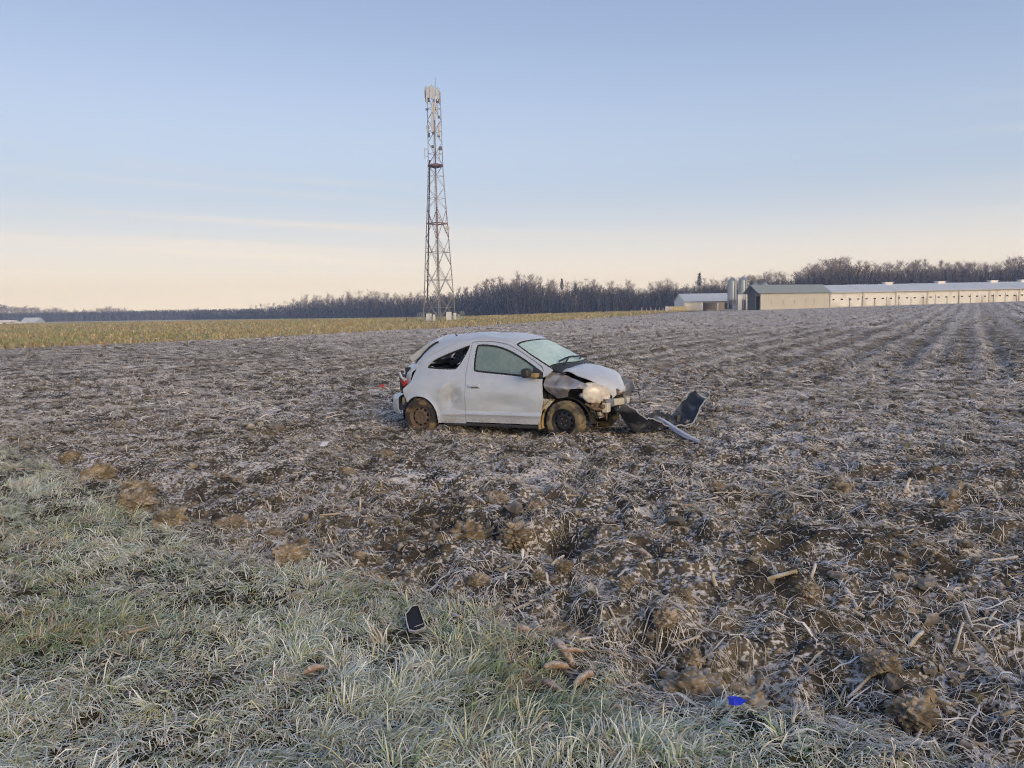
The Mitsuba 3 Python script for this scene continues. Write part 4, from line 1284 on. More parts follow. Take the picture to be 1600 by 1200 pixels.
for sgn, nm in ((-1, 'right'), (1, 'left')):
    inw = np.array([0, -sgn, 0.0])
    cadd('body_side', panel(SIDE, side_map(sgn), .03, .022, [QWIN], inw), 'm_paint', label='dented silver body side with the quarter window gone' if sgn < 0 else None)
    dk = cadd('door', panel(DOOR, side_map(sgn), .03, .022, [WIN], inw), 'm_paint')[len(CK) + 2:]
    inner = sg.Polygon(WIN).buffer(-.022)
    cadd(f'{dk}__window', panel(np.array(inner.exterior.coords), side_map(sgn, -.014), .05, 0), 'm_window', label='door window white with frost')
    cadd(f'{dk}__window_seal', panel(np.array(sg.Polygon(WIN).buffer(.004).exterior.coords), side_map(sgn, -.006), .04, .012, [np.array(sg.Polygon(WIN).buffer(-.026).exterior.coords)], inw), 'm_rubber')
    cadd(f'{dk}__mirror_sail', panel([(1.90, 1.052), (1.885, .893), (2.044, .877), (2.044, .965)], side_map(sgn, .004), .04, .012, [], inw), 'm_plastic')
    hy = float(yside(np.array(.97), np.array(.76), sgn < 0))
    y0, y1 = sorted((sgn * (hy - .012), sgn * (hy + .006)))
    cadd(f'{dk}__handle_cup', rbox([.865, y0, .725], [1.07, y1, .795], .008), 'm_paint')
    y0, y1 = sorted((sgn * (hy + .008), sgn * (hy + .034)))
    cadd(f'{dk}__handle', rbox([.88, y0, .752], [1.06, y1, .782], .011), 'm_paint')
    cadd(f'{dk}__handle_gap', rbox([.925, min(sgn * (hy + .0), sgn * (hy + .012)), .735], [1.062, max(sgn * (hy + .0), sgn * (hy + .012)), .745], .004), 'm_rubber')
    my0, my1 = sorted((sgn * .80, sgn * .96))
    mk = cadd(f'{dk}__mirror', rbox([1.80, my0, .895], [1.925, my1, 1.03], .045), 'm_plastic')
    cadd(f'{dk}__mirror_arm', rbox([1.90, min(sgn * .72, sgn * .86), .895], [2.0, max(sgn * .72, sgn * .86), .955], .02), 'm_mudwood')
    cadd('rocker', rbox([.46, min(sgn * .745, sgn * .785), .175], [2.02, max(sgn * .745, sgn * .785), .222], .01), 'm_plastic')
    q = np.array(sg.Polygon(QWIN).buffer(.012).exterior.coords)
    cadd('quarter_window_frame', panel(q, side_map(sgn, -.012), .04, .02, [np.array(sg.Polygon(QWIN).buffer(-.022).exterior.coords)], inw), 'm_rubber', label='empty black window frame with slivers of glass' if sgn < 0 else None)
    if sgn > 0:
        cadd('quarter_glass', panel(np.array(sg.Polygon(QWIN).buffer(-.02).exterior.coords), side_map(sgn, -.02), .05, 0), 'm_window')
# slivers of glass left in the broken quarter window, and its inner trim
cadd('quarter_glass_shard', cat(panel([(.12, 1.025), (.25, 1.02), (.19, 1.05)], side_map(-1, -.018), .05, .004), panel([(.70, 1.10), (.77, 1.24), (.73, 1.22)], side_map(-1, -.018), .05, .004), panel([(.45, 1.22), (.62, 1.285), (.52, 1.23)], side_map(-1, -.03), .05, .004)), 'm_window')


def top_map(off=0.0, dent=True, pw=.62):
    def fn(x, u):
        ze, zc = np.interp(x, RAILX, RAILZ), np.interp(x, CENX, CENZ)
        ye = yside(x, ze, False)
        k = (1 - np.abs(np.clip(u, -1, 1)) ** 2.3) ** pw
        z = ze + (zc - ze) * k + off
        y = u * (ye + off)
        if dent:
            z = z + (.022 * nz(x, y, 0 * x, .42, 33, 2) + .008 * nz(x, y, 0 * x, .12, 34)) * k
            z = z - .04 * np.exp(-(((x - 1.22) / .16) ** 2 + ((y + .30) / .16) ** 2)) - .035 * np.exp(-(((x - .75) / .12) ** 2 + ((y + .34) / .2) ** 2)) - .03 * np.exp(-(((x - .35) / .12) ** 2 + ((y + .1) / .25) ** 2)) - .02 * np.exp(-(((x - 1.0) / .1) ** 2 + ((y - .1) / .2) ** 2))
        return np.column_stack([x, y, z])
    return fn


us = np.linspace(-.999, .999, 31)
wt = [(1.575 + .075 * (1 - u * u), u) for u in us]
wb = [(2.15 + .14 * (1 - u * u), u) for u in us]
down = np.array([0, 0, -1.0])
sc_u = lambda pts: [(a, b) for a, b in pts]
cadd('roof', panel([(.16, -.999), (.16, .999)][::-1] + wt, top_map(), .035, .015, [], down), 'm_paint', 30, label='dented roof skin')
cadd('windscreen', panel(wt + wb[::-1], top_map(-.008, False), .04, 0), 'm_windscreen', label='windscreen covered with pale greenish frost')
rim_o = sg.Polygon(wt + wb[::-1])
cadd('windscreen_seal', panel(np.array(rim_o.exterior.coords), top_map(-.002, False), .03, .012, [np.array(rim_o.buffer(-.022).exterior.coords)], down), 'm_rubber')
# C pillars, tailgate frame with its empty window, black seal between
for s in (-1, 1):
    a = [(-.20, s * .80), (.158, s * .80), (.158, s * .999), (.05, s * .999), (-.063, s * .999), (-.2, s * .999)]
    cadd('rear_pillar', panel(a, top_map(), .03, .015, [], down), 'm_paint', 30)
    cadd('tailgate_seal', tube(top_map(.012)(np.linspace(-.2, .2, 14), np.full(14, s * .785)), .014, 7), 'm_rubber')
gate = sg.Polygon([(-.215, -.80), (.15, -.80), (.185, -.5), (.2, 0), (.185, .5), (.15, .80), (-.215, .80)])
gm = panel(np.array(gate.exterior.coords), top_map(.006), .03, .09, [[(-.13, -.48), (.02, -.52), (.05, 0), (.02, .52), (-.13, .48), (-.14, 0)]], down)
HINGE = [.185, 0, 1.50]
SWING = trimesh.transformations.rotation_matrix(math.radians(15), [0, 1, 0], HINGE)
gm.apply_transform(SWING)
cadd('tailgate_frame', gm, 'm_paint', 30, label='tailgate window frame with its glass gone')
for s in (-1, 1):
    st = tube(top_map(-.015)(np.linspace(-.2, .12, 14), np.full(14, s * .60)), .012, 7)
    st.apply_transform(SWING)
    cadd('tailgate_seal', st, 'm_rubber')
pts = top_map(.0)(np.array([.36, .36]), np.array([-.35, -.35]))
cadd('aerial', tube(np.array([pts[0], pts[0] + [.0, -.03, .03], pts[0] + [.06, -.07, -.012]]), [.012, .01, .014], 7), 'm_rubber')

# crumpled lower tailgate
prof = np.array([(-.13, 1.10), (-.28, 1.09), (-.43, 1.035), (-.55, .95), (-.56, .86), (-.52, .76), (-.53, .66), (-.47, .52)])
tt = np.linspace(0, len(prof) - 1, 26)
px_, pz_ = np.interp(tt, range(len(prof)), prof[:, 0]), np.interp(tt, range(len(prof)), prof[:, 1])
yy = np.linspace(-.66, .66, 30)
G = np.stack([np.broadcast_to(px_[:, None], (26, 30)), np.broadcast_to(yy[None], (26, 30)), np.broadcast_to(pz_[:, None], (26, 30))], -1).copy()
G[..., 0] += .12 * nz(G[..., 0] * 0, G[..., 1], G[..., 2], .25, 51, 3) + .34 * (np.abs(G[..., 1]) / .66) ** 4.5
G[..., 2] += .07 * nz(G[..., 0], G[..., 1], G[..., 2] * 0, .2, 52, 3)
cadd('tailgate', thicken(sheet(G), .012), 'm_paint', 30, label='crumpled lower tailgate pushed in')
cadd('rear_panel', box([-.36, -.60, .30], [-.28, .60, 1.02]), 'm_interior', False)
lamp = hull([(-.42, -.665, .84), (-.42, -.60, .72), (-.30, -.712, .80), (-.33, -.70, .735), (-.28, -.69, .79), (-.40, -.5, .85), (-.38, -.5, .72), (-.36, -.64, .86)])
cadd('tail_light', lamp, 'm_tail', 20, label='cracked red right tail light')
cadd('tail_light__housing', hull([(-.45, -.62, .93), (-.47, -.60, .66), (-.40, -.66, .90), (-.41, -.63, .68), (-.33, -.55, .9), (-.35, -.5, .68)]), 'm_plastic', 20)
cadd('bent_flange', cat(tube([(-.30, -.70, .82), (-.36, -.70, .88), (-.43, -.64, .94), (-.50, -.58, .93)], [.012, .02, .022, .012], 5), tube([(-.25, -.72, .84), (-.31, -.71, .86), (-.36, -.67, .83)], [.008, .016, .01], 5)), 'm_paint', 30)
# rear bumper torn loose at the right corner
bz = np.linspace(.62, .31, 9)
by = np.linspace(-.66, .62, 34)
BG = np.zeros((9, 34, 3))
for i, z in enumerate(bz):
    xo = np.interp(z, [.31, .40, .57, .62], [-.69, -.73, -.70, -.58])
    wrap = np.clip((np.abs(by) - .40) / .26, 0, 1) ** 2
    xx = xo + .25 * wrap
    BG[i] = np.column_stack([xx, by, z - .03 * (by + .6) * 0 + 0 * by])
BG[..., 0] += .05 * nz(BG[..., 0] * 0, BG[..., 1], BG[..., 2], .3, 61)
bk = cadd('rear_bumper', thicken(sheet(BG), .006), 'm_paint', 30, label='rear bumper hanging loose')[len(CK) + 2:]
m = trimesh.creation.icosphere(subdivisions=2, radius=1.0); m.apply_scale([.02, .055, .034]); m.apply_translation([-.705, -.45, .485])
cadd(f'{bk}__reflector_hole', m, 'm_rubber', True)
cadd('bumper_bracket', hull([(-.52, -.54, .62), (-.41, -.62, .66), (-.35, -.66, .55), (-.40, -.62, .36), (-.47, -.53, .38), (-.47, -.44, .6)]), 'm_plastic', 20)
cadd('torn_flange', hull([(-.36, -.715, .56), (-.30, -.735, .58), (-.29, -.73, .50), (-.35, -.715, .44), (-.33, -.69, .5)]), 'm_mudwood', 20)
cadd('underbody', cat(box([-.50, -.5, .20], [-.30, .5, .34]), box([-.30, -.6, .19], [2.2, .6, .24])), 'm_interior', False)

# front: crumpled fender, bonnet, lamp, bumper beam
FEND = [(2.062, .93), (2.10, .955), (2.20, .975), (2.388, .905), (2.53, .86), (2.672, .808), (2.70, .775), (2.657, .742), (2.56, .745), (2.477, .742), (2.43, .69), (2.401, .629), (2.32, .605), (2.23, .597), (2.169, .645), (2.11, .70), (2.083, .76), (2.07, .84)]
cadd('front_fender', thicken(panel(FEND, lambda x, z: np.column_stack([x, -fender_y(x, z), z]), .018, 0), .006), 'm_fender', 25, label='crumpled torn right front fender')
cadd('fender_scrap', thicken(panel([(2.06, .60), (2.13, .60), (2.21, .565), (2.15, .50), (2.08, .45), (2.055, .50)], lambda x, z: np.column_stack([x, -.77 + .05 * nz(x, 0 * x, z, .1, 71), z]), .02, 0), .006), 'm_beam', 25, label='torn scrap of pale sheet metal behind the front wheel')
lx = [2.062, 2.2, 2.45, 2.7, 2.9, 2.95, 2.85, 2.72, 2.6, 2.37, 2.2, 2.10, 2.062]
lz = [.93, .96, .88, .80, .74, .62, .52, .50, .56, .63, .56, .35, .26]
cadd('front_fender', thicken(panel(list(zip(lx, lz)), lambda x, z: np.column_stack([x, plan(x) - .05 * ((z - .55) / .35) ** 2 - .01, z]), .03, 0), .006), 'm_paint', 30)

hs = np.array([(2.22, 1.015), (2.30, 1.025), (2.46, 1.0), (2.60, .96), (2.72, .918), (2.84, .845), (2.92, .76), (2.965, .68), (2.96, .645)])
tt = np.linspace(0, len(hs) - 1, 30)
hx_, hz_ = np.interp(tt, range(len(hs)), hs[:, 0]), np.interp(tt, range(len(hs)), hs[:, 1])
hw = np.interp(hx_, [2.2, 2.5, 2.62, 2.75, 2.86, 2.93, 2.97], [.655, .635, .61, .54, .42, .30, .22])
vv = np.linspace(-1, 1, 33)
HG = np.zeros((30, 33, 3))
for i in range(30):
    y = vv * hw[i]
    edge = np.abs(vv)
    drop = .065 * edge ** 2.2 + .02 * edge ** 8
    HG[i] = np.column_stack([hx_[i] - .10 * (edge ** 2) * sstep(2.6, 2.95, hx_[i]) + .02 * edge ** 2, y, hz_[i] - drop])
HG[..., 2] += .018 * nz(HG[..., 0], HG[..., 1], 0 * HG[..., 0], .3, 81) + .045 * np.exp(-(((HG[..., 0] - 2.40) / .10) ** 2 + ((HG[..., 1] + .62) / .14) ** 2)) - .02 * np.exp(-(((HG[..., 0] - 2.25) / .08) ** 2 + ((HG[..., 1] + .3) / .25) ** 2))
HG[..., 1] -= .02 * sstep(2.3, 2.45, HG[..., 0]) * (HG[..., 1] < 0)
cadd('bonnet', thicken(sheet(HG[:, ::-1]), .014), 'm_paint', 30, label='sprung bonnet bent up along its right edge')
cadd('grille', cat(rbox([2.86, -.20, .60], [2.95, .12, .70], .02), *[box([2.945, -.19, z], [2.962, .11, z + .012]) for z in (.615, .64, .665)]), 'm_rust', 30, label='broken brown grille panel')
cadd('grille_badge_plate', rbox([2.90, .13, .62], [2.965, .30, .74], .02), 'm_greymetal', 30)
def faceted(pts, its=2):
    m = hull(pts)
    v, f = trimesh.remesh.subdivide(m.vertices, m.faces)
    v, f = trimesh.remesh.subdivide_loop(v, f, iterations=its)
    return trimesh.Trimesh(v, f, process=False)


m = faceted([(2.60, -.675, .775), (2.585, -.685, .61), (2.66, -.66, .53), (2.80, -.55, .49), (2.93, -.37, .555), (2.935, -.345, .70), (2.86, -.36, .755), (2.70, -.52, .83), (2.62, -.62, .82), (2.70, -.67, .70), (2.85, -.545, .67), (2.79, -.58, .77), (2.60, -.45, .6), (2.62, -.45, .78)])
lk = cadd('headlight', m, 'm_lamp', 40, label='big clouded muddy right headlight')[len(CK) + 2:]
m2 = trimesh.creation.icosphere(subdivisions=2, radius=1.0); m2.apply_scale([.17, .07, .10]); m2.apply_transform(trimesh.transformations.rotation_matrix(math.radians(-46), [0, 0, 1])); m2.apply_translation([2.69, -.48, .665])
m2.apply_translation([-.03, .05, -.01])
cadd(f'{lk}__housing', m2, 'm_plastic', True)
m3_ = trimesh.creation.icosphere(subdivisions=2, radius=.035); m3_.apply_translation([2.585, -.66, .645])
cadd(f'{lk}__indicator', m3_, 'm_greymetal', True)
m = m.copy() if False else trimesh.creation.icosphere(subdivisions=3, radius=1.0)
m.apply_scale([.20, .08, .10]); m.apply_transform(trimesh.transformations.rotation_matrix(math.radians(-46), [0, 0, 1])); m.apply_translation([2.71, .52, .67])
cadd('headlight', m, 'm_greymetal', True)

ys_ = np.linspace(-.52, .56, 13)
bx_ = 2.955 - .10 * (np.abs(ys_) / .55) ** 2.4
bzc = np.interp(ys_, [-.55, .55], [.527, .475])


def beam(i0, i1, h, dx=0.0):
    g = []
    for i in range(i0, i1 + 1):
        g.append([[bx_[i] - .03 + dx, ys_[i], bzc[i] - h], [bx_[i] + .012 + dx, ys_[i], bzc[i] - h * .8], [bx_[i] + .02 + dx, ys_[i], bzc[i]], [bx_[i] + .012 + dx, ys_[i], bzc[i] + h * .8], [bx_[i] - .03 + dx, ys_[i], bzc[i] + h]])
    return thicken(sheet(np.array(g)), .008)


cadd('bumper_beam', beam(2, 6, .052), 'm_beam', 30, label='bare cream bumper beam')
cadd('bumper_beam', beam(7, 12, .05), 'm_beam', 30)
cadd('bumper_beam_clamp', beam(6, 7, .056, .006), 'm_greymetal', 30)
cadd('beam_bracket', beam(0, 2, .062, .006), 'm_greymetal', 30)
cadd('crash_structure', cat(rbox([2.60, -.50, .44], [2.90, -.36, .58], .02), rbox([2.70, -.62, .46], [2.80, -.40, .54], .02), tube([(2.62, -.6, .52), (2.75, -.63, .46), (2.86, -.52, .44), (2.9, -.38, .47)], .022, 8), tube([(2.84, -.52, .56), (2.88, -.5, .42), (2.87, -.46, .30)], [.03, .02, .012], 6)), 'm_rust', 30, label='rusty bent crash structure below the headlight')
r5 = np.random.default_rng(5)
junk = []
for k in range(16):
    p0 = np.array([r5.uniform(2.62, 2.86), r5.uniform(-.55, .1), r5.uniform(.38, .62)])
    p1 = p0 + [r5.uniform(-.08, .08), r5.uniform(-.16, .16), r5.uniform(-.20, .06)]
    junk.append(tube([p0, (p0 + p1) / 2 + r5.normal(0, .03, 3), p1], r5.uniform(.006, .018), 6))
cadd('hose', cat(*junk[:8]), 'm_rubber', 30)
cadd('bent_bracket', cat(*junk[8:]), 'm_rust', 30)
for k, (px0, py0, pz0) in enumerate([(2.66, -.60, .50), (2.80, -.56, .50), (2.74, -.50, .40)]):
    q = np.array([[px0, py0, pz0], [px0 + .09, py0 - .02, pz0 + .02], [px0 + .11, py0 + .03, pz0 - .07], [px0 + .03, py0 + .02, pz0 - .09], [px0 + .05, py0 + .01, pz0 - .03], [px0 + .04, py0 - .03, pz0 - .02]])
    cadd('torn_sheet', hull(q), ('m_mudwood', 'm_rust', 'm_beam')[k], 15)
cadd('crash_structure_tip', rbox([2.84, -.56, .40], [2.93, -.44, .53], .015), 'm_beam', 30)
cadd('loose_cable', tube([(2.96, .40, .60), (3.02, .52, .58), (3.03, .57, .50), (3.02, .58, .36)], .008, 6), 'm_rubber')
cadd('engine', cat(rbox([2.15, -.5, .30], [2.62, .5, .78], .05), rbox([2.22, -.55, .66], [2.55, -.2, .86], .04), rbox([2.64, -.36, .34], [2.80, .5, .74], .03), rbox([2.62, -.5, .30], [2.76, .5, .38], .03)), 'm_interior', 30)
cadd('cowl', panel([(a - .005, b) for a, b in wb] + [(2.36, .95), (2.40, 0), (2.36, -.95)], top_map(-.012, False), .04, .015, [], down), 'm_plastic', 30)
for k, (y0, y1) in enumerate(((-.50, .02), (.02, .52))):
    w0, w1 = top_map(.03, False)(np.array([2.21, 2.20]), np.array([y0 / .72, y1 / .72]))
    cadd('wiper', cat(tube([w0, (w0 + w1) / 2 + [0, 0, .012], w1], .012, 6), tube([w0 + [.09, .0, -.03], w0 * .4 + w1 * .6 + [.02, 0, .02]], .012, 6)), 'm_rubber')

# inside
cadd('dashboard', rbox([1.55, -.62, .72], [2.05, .62, .96], .06), 'm_interior', 30)
cadd('firewall', box([2.08, -.66, .25], [2.13, .66, .93]), 'm_interior')
for y in (-.36, .36):
    sk = cadd('seat', rbox([.85, y - .24, .30], [1.38, y + .24, .56], .07), 'm_interior', 40)[len(CK) + 2:]
    b = rbox([.0, y - .23, 0], [.16, y + .23, .62], .06)
    b.apply_transform(trimesh.transformations.rotation_matrix(math.radians(-14), [0, 1, 0])); b.apply_translation([.80, 0, .5])
    cadd(f'{sk}__backrest', b, 'm_interior', 40)
    cadd(f'{sk}__headrest', rbox([.60, y - .12, 1.12], [.70, y + .12, 1.28], .04), 'm_interior', 40)
cadd('rear_seat', cat(rbox([.0, -.58, .32], [.45, .58, .58], .06), rbox([-.16, -.58, .52], [.0, .58, 1.0], .05)), 'm_interior', 40)
for y in (-.66, .66):
    cadd('inner_trim', box([.40, y - .02, .24], [2.06, y + .02, .86]), 'm_interior')
cadd('headliner', panel([(.18, -.93), (.18, .93)][::-1] + [(a - .02, b * .93) for a, b in wt], top_map(-.05, False), .08, 0), 'm_interior', 30)

# wheels
def wheel(name, c, steer, tyre_m, rim_m, right=True, lean=0.0):
    pr = [(.183, -.068), (.190, -.080), (.215, -.087), (.250, -.087), (.272, -.078), (.284, -.062), (.284, -.043), (.276, -.042), (.276, -.034), (.286, -.033), (.287, -.006), (.278, -.005), (.278, .005), (.287, .006), (.286, .033), (.276, .034), (.276, .042), (.284, .043), (.284, .062), (.272, .078), (.250, .087), (.215, .087), (.190, .080), (.183, .068)]
    n = 88
    ty = revolve(pr, n)
    v = ty.vertices.reshape(len(pr), n, 3)
    for i, (r, a) in enumerate(pr):
        if r > .27 and abs(a) > .03:
            j = (np.arange(n) + (2 if a > 0 else 0)) % 4 < 1
            v[i, j] *= [(r - .008) / r, 1, (r - .008) / r]
    ty = trimesh.Trimesh(v.reshape(-1, 3), ty.faces, process=False)
    rp = [(.186, -.070), (.184, -.078), (.178, -.079), (.172, -.070), (.166, -.045), (.158, -.036), (.146, -.036), (.140, -.040), (.112, -.053), (.104, -.057), (.085, -.060), (.066, -.056), (.060, -.044), (.034, -.044), (.030, -.050), (.0005, -.050)]
    n = 80
    rm = revolve(rp, n)
    f = rm.faces
    ring = (f.min(1) // n)
    ang = (f % n).min(1)
    drop = (ring == 7) & (np.isin(np.where((f % n).max(1) - ang > 2, n - 1, ang) % 8, (1, 2, 3, 4)))
    rm = trimesh.Trimesh(rm.vertices, f[~drop], process=False)
    nuts = []
    for k in range(4):
        a = k * math.pi / 2 + .5
        nt = trimesh.creation.cylinder(.010, .02, sections=6)
        nt.apply_transform(trimesh.transformations.rotation_matrix(math.pi / 2, [1, 0, 0]))
        nt.apply_translation([.049 * math.cos(a), -.05, .049 * math.sin(a)])
        nuts.append(nt)
    dr_ = revolve([(.0, -.02), (.155, -.02), (.165, .06), (0, .06)], 32)
    M = np.eye(4)
    M = trimesh.transformations.rotation_matrix(steer, [0, 0, 1]) @ trimesh.transformations.rotation_matrix(lean, [1, 0, 0])
    if not right:
        M = M @ np.diag([1, -1, 1, 1])
    M[:3, 3] = c
    ws = []
    for q in (ty, rm, cat(*nuts), dr_):
        q = q.copy(); q.apply_transform(M)
        if not right:
            q.invert()
        ws.append(q)
    wk = None
    base = 'wheel'
    k = 0
    key = base
    while f'{CK}__{key}__tyre' in scene:
        k += 1
        key = f'{base}_{k:03d}'
    cadd(f'{key}__tyre', ws[0], tyre_m, 40)
    cadd(f'{key}__rim', ws[1], rim_m, 40)
    cadd(f'{key}__nuts', ws[2], 'm_hub', 30)
    cadd(f'{key}__brake', ws[3], 'm_interior', 40)
    tag(f'{CK}__{key}', name)


wheel('muddy right front wheel with black steel rim, turned towards the viewer', [2.37, -.715, .285], -math.radians(7), 'm_tyre_front', 'm_rim_black', lean=.03)
wheel('dirty right rear wheel with brown clogged rim', [0, -.70, .285], 0, 'm_tyre_rear', 'm_rim_rust')
wheel('left front wheel', [2.37, .715, .285], -math.radians(7), 'm_tyre_front', 'm_rim_black', False)
wheel('left rear wheel', [0, .70, .285], 0, 'm_tyre_rear', 'm_rim_rust', False)
for cx in (0, 2.37):
    for s in (-1, 1):
        a = np.radians(np.linspace(-5, 185, 20))
        g = np.array([[[cx + .335 * math.cos(t), s * yv, .27 + .335 * math.sin(t)] for yv in (.44, .60, .735 if cx == 0 else .66)] for t in a])
        cadd('arch_liner', sheet(g), 'm_interior', 40)
a = np.radians(np.linspace(120, 195, 10))
for dy, rr, mt in ((.70, .36, 'm_mudwood'), (.745, .345, 'm_mudwood'), (.78, .375, 'm_mudwood')):
    cadd('torn_liner', tube([[2.37 + rr * math.cos(t), -dy + .02 * math.sin(3 * t), .27 + rr * math.sin(t)] for t in a], np.linspace(.012, .022, 10), 6), mt)
# crumbs of shattered glass and trim round the car
tag(CK, 'wrecked small silver hatchback standing in the frosted field with frosted windows', 'car')

# dark panel of the loose front bumper lying before the car
mat('m_bumper', mikit.proc(lambda p, n, uv: mikit.mix((.018, .021, .030), (.15, .16, .19), mikit.smoothstep(.50, .72, mikit.fbm(p.x * 7, p.y * 7, p.z * 7, 3) + .12 * dr.abs(n.z)) * .7)), .38, specular=.6)
mat('m_bumper_edge', (.30, .32, .36), .6)
L0, L1 = on_land(957, 682), on_land(1091, 668)
cen = (L0 + L1) / 2 + np.array([0, -.06, 0])
ld = (L1 - L0) / np.linalg.norm(L1 - L0)
ld[2] = 0
vd = np.array([ld[1], -ld[0], 0.0])
ss = np.linspace(-1, 1, 57)
vs_ = np.linspace(0, 1, 19)
BG = np.zeros((57, 19, 3))
half = np.linalg.norm(L1 - L0) / 2
for i, s in enumerate(ss):
    e = abs(s)
    along = s * half * (1.0 if e < .75 else 1.0)
    up = .04 + (.42 if s > 0 else .34) * sstep(.45, 1.02, e) ** 1.3
    for j, t in enumerate(vs_):
        w = .50 - .16 * sstep(.55, 1, e)
        near = (.15 * sstep(.1, -.45, s) + .07 + .08 * sstep(.45, .7, s)) if t > .5 else .20 + .05 * math.sin(7 * s)
        lip = near * abs(2 * t - 1) ** 1.8 * (1 - .5 * sstep(.7, 1, e))
        BG[i, j] = cen + ld * (along + .05 * sstep(.7, 1, e) * (t - .5) * np.sign(s)) + vd * ((t - .5) * w + (.10 * e ** 2)) + [0, 0, up + lip]
gz = ground(BG[28, :, 0], BG[28, :, 1])
BG[..., 2] += float(np.mean(gz)) - .01
BG += .018 * np.stack([nz(BG[..., 0], BG[..., 1], BG[..., 2], .25, 90 + k) for k in range(3)], -1)
for edge, sd in ((0, 3), (-1, 4)):
    rag = np.random.default_rng(sd).normal(0, .014, 57)
    rag[1:-1] = (rag[1:-1] + rag[:-2] * .5)
    BG[:, edge, 2] += rag * (1.6 if edge == 0 else .6)
m = sheet(BG)
fi, fj = np.divmod(np.arange(56 * 18), 18)
hole = ((fi > 42) & (fi < 47) & (fj > 7) & (fj < 12)) | ((fi > 15) & (fi < 36) & (fi % 4 != 0) & (fj > 9) & (fj < 15)) | ((fi > 18) & (fi < 34) & (fj > 3) & (fj < 7) & (fi % 8 != 3))
keep = np.tile(~hole, 2)
m = trimesh.Trimesh(m.vertices, m.faces[keep], process=False)
add('front_bumper__shell', thicken(m, .008), 'm_bumper', 30)
add('front_bumper__lip', tube(BG[2:55, -1] + [0, 0, .006], .010, 6), 'm_bumper_edge', 40)
add('front_bumper__lip', tube(BG[2:55, 0] + [0, 0, .004], .010, 6), 'm_bumper_edge', 40)
add('front_bumper__bracket', cat(*[bar(BG[k, 5] + [0, 0, .01], BG[k, 5] + [.02, .01, .11], .05, .02) for k in (20, 27, 34, 44)]), 'm_plastic')
for kk in (6, 12, 18, 24, 38, 44, 50):
    add('front_bumper__rib', tube(BG[kk, 1:-1] + [0, 0, .012], .009, 5), 'm_plastic', 40)
r6 = np.random.default_rng(6)
for kk in range(7):
    c0 = BG[r6.integers(16, 46), r6.integers(4, 14)] + [0, 0, .03]
    add('front_bumper__broken_clip', hull(c0 + r6.normal(0, .03, (7, 3))), ('m_bumper_edge', 'm_plastic')[kk % 2])
tag('front_bumper', 'dark torn off front bumper shell lying hollow side up before the car', 'bumper')

mat('m_strip_paint', (.46, .50, .60), .35, clearcoat=.5)
q = [on_land(1016, 668), on_land(1040, 675), on_land(1064, 684), on_land(1092, 691)]
sp = np.array([[p[0], p[1], float(ground(p[0], p[1])) + h] for p, h in zip(q, (.17, .13, .08, .03))])
tt = np.linspace(0, 3, 25)
C = np.column_stack([np.interp(tt, range(4), sp[:, k]) for k in range(3)])
for _ in range(6):
    C[1:-1] = .5 * C[1:-1] + .25 * (C[:-2] + C[2:])
w = .078 * np.interp(tt, [0, .4, 2.3, 3], [.8, 1, .8, .15])
G = np.stack([C + np.array([.35, .75, .12]) * w[:, None] * k + [0, 0, 0] for k in (1, .5, 0, -.5, -1)], 1)
G[:, 1:4, 2] += .012
G[:, -1, 2] -= .035 * w / .078
add('bumper_trim__blade', thicken(sheet(G[:, ::-1] if False else G), .008), 'm_strip_paint', 30)
add('bumper_trim__underside', tube(C - [0, .03, .035], np.maximum(w * .4, .004), 6), 'm_bumper', 40)
tag('bumper_trim', 'long curved blue white strip of bumper trim lying across the dark bumper', 'trim')

# ------------------------------------------------------------------ single pieces lying about
mat('m_shard_black', (.018, .02, .028), .35)
mat('m_shard_rim', (.34, .37, .42), .7)
mat('m_shard_blue', (.012, .03, .55), .3)
mat('m_shard_red', (.55, .05, .04), .35)
mat('m_shard_white', (.70, .70, .72), .5)
scene['m_blue'] = scene.pop('m_shard_blue')


def facing(c, tilt, scale):
    """Axes of a small piece at c: right, up (leaning back by tilt), towards the viewer."""
    r = np.array([1.0, 0, 0])
    u = np.array([0, math.sin(tilt), math.cos(tilt)])
    return r * scale, u * scale, np.cross(r, u)


c = on_land(647, 1004)
c[2] = float(ground(c[0], c[1])) + .015
r_, u_, n_ = facing(c, math.radians(52), np.linalg.norm(c - [0, 0, EYE]) / FOC)
out = [(-15, 27), (-10, 34), (-6, 41), (4, 43), (18, 6), (15, 1), (2, -2), (-7, 0), (-12, 14)]
inn = [(x * .89 + .2, y * .91 + 2) for x, y in out]
P3 = lambda pts, d: np.array([c + r_ * x + u_ * y + n_ * d for x, y in pts])
k = len(out)
A, B, D, E_ = P3(out, 0.0), P3(out, .022), P3(inn, .022), P3(inn, .004)
i = np.arange(k)
quad = lambda a, b: np.vstack([np.stack([a + i, a + (i + 1) % k, b + (i + 1) % k], 1), np.stack([a + i, b + (i + 1) % k, b + i], 1)])
add('plastic_shard__rim', trimesh.Trimesh(np.vstack([A, B, D]), np.vstack([quad(0, k), quad(k, 2 * k)]), process=False), 'm_shard_rim')
fan = lambda o: np.stack([0 * i[:-2] + o, o + i[1:-1], o + i[2:]], 1)
add('plastic_shard__tray', trimesh.Trimesh(np.vstack([D - n_ * .0005, E_, A]), np.vstack([quad(0, k), fan(k), fan(2 * k)[:, ::-1]]), process=False), 'm_shard_black')
add('plastic_shard__rib', tube([E_[4] * .3 + E_[7] * .7 + n_ * .006 + u_ * 4, E_[4] + n_ * .006 + u_ * 6], .0025, 5), 'm_shard_rim')
tag('plastic_shard', 'black plastic tray shaped shard standing in the grass edge with frosted rim', 'debris')

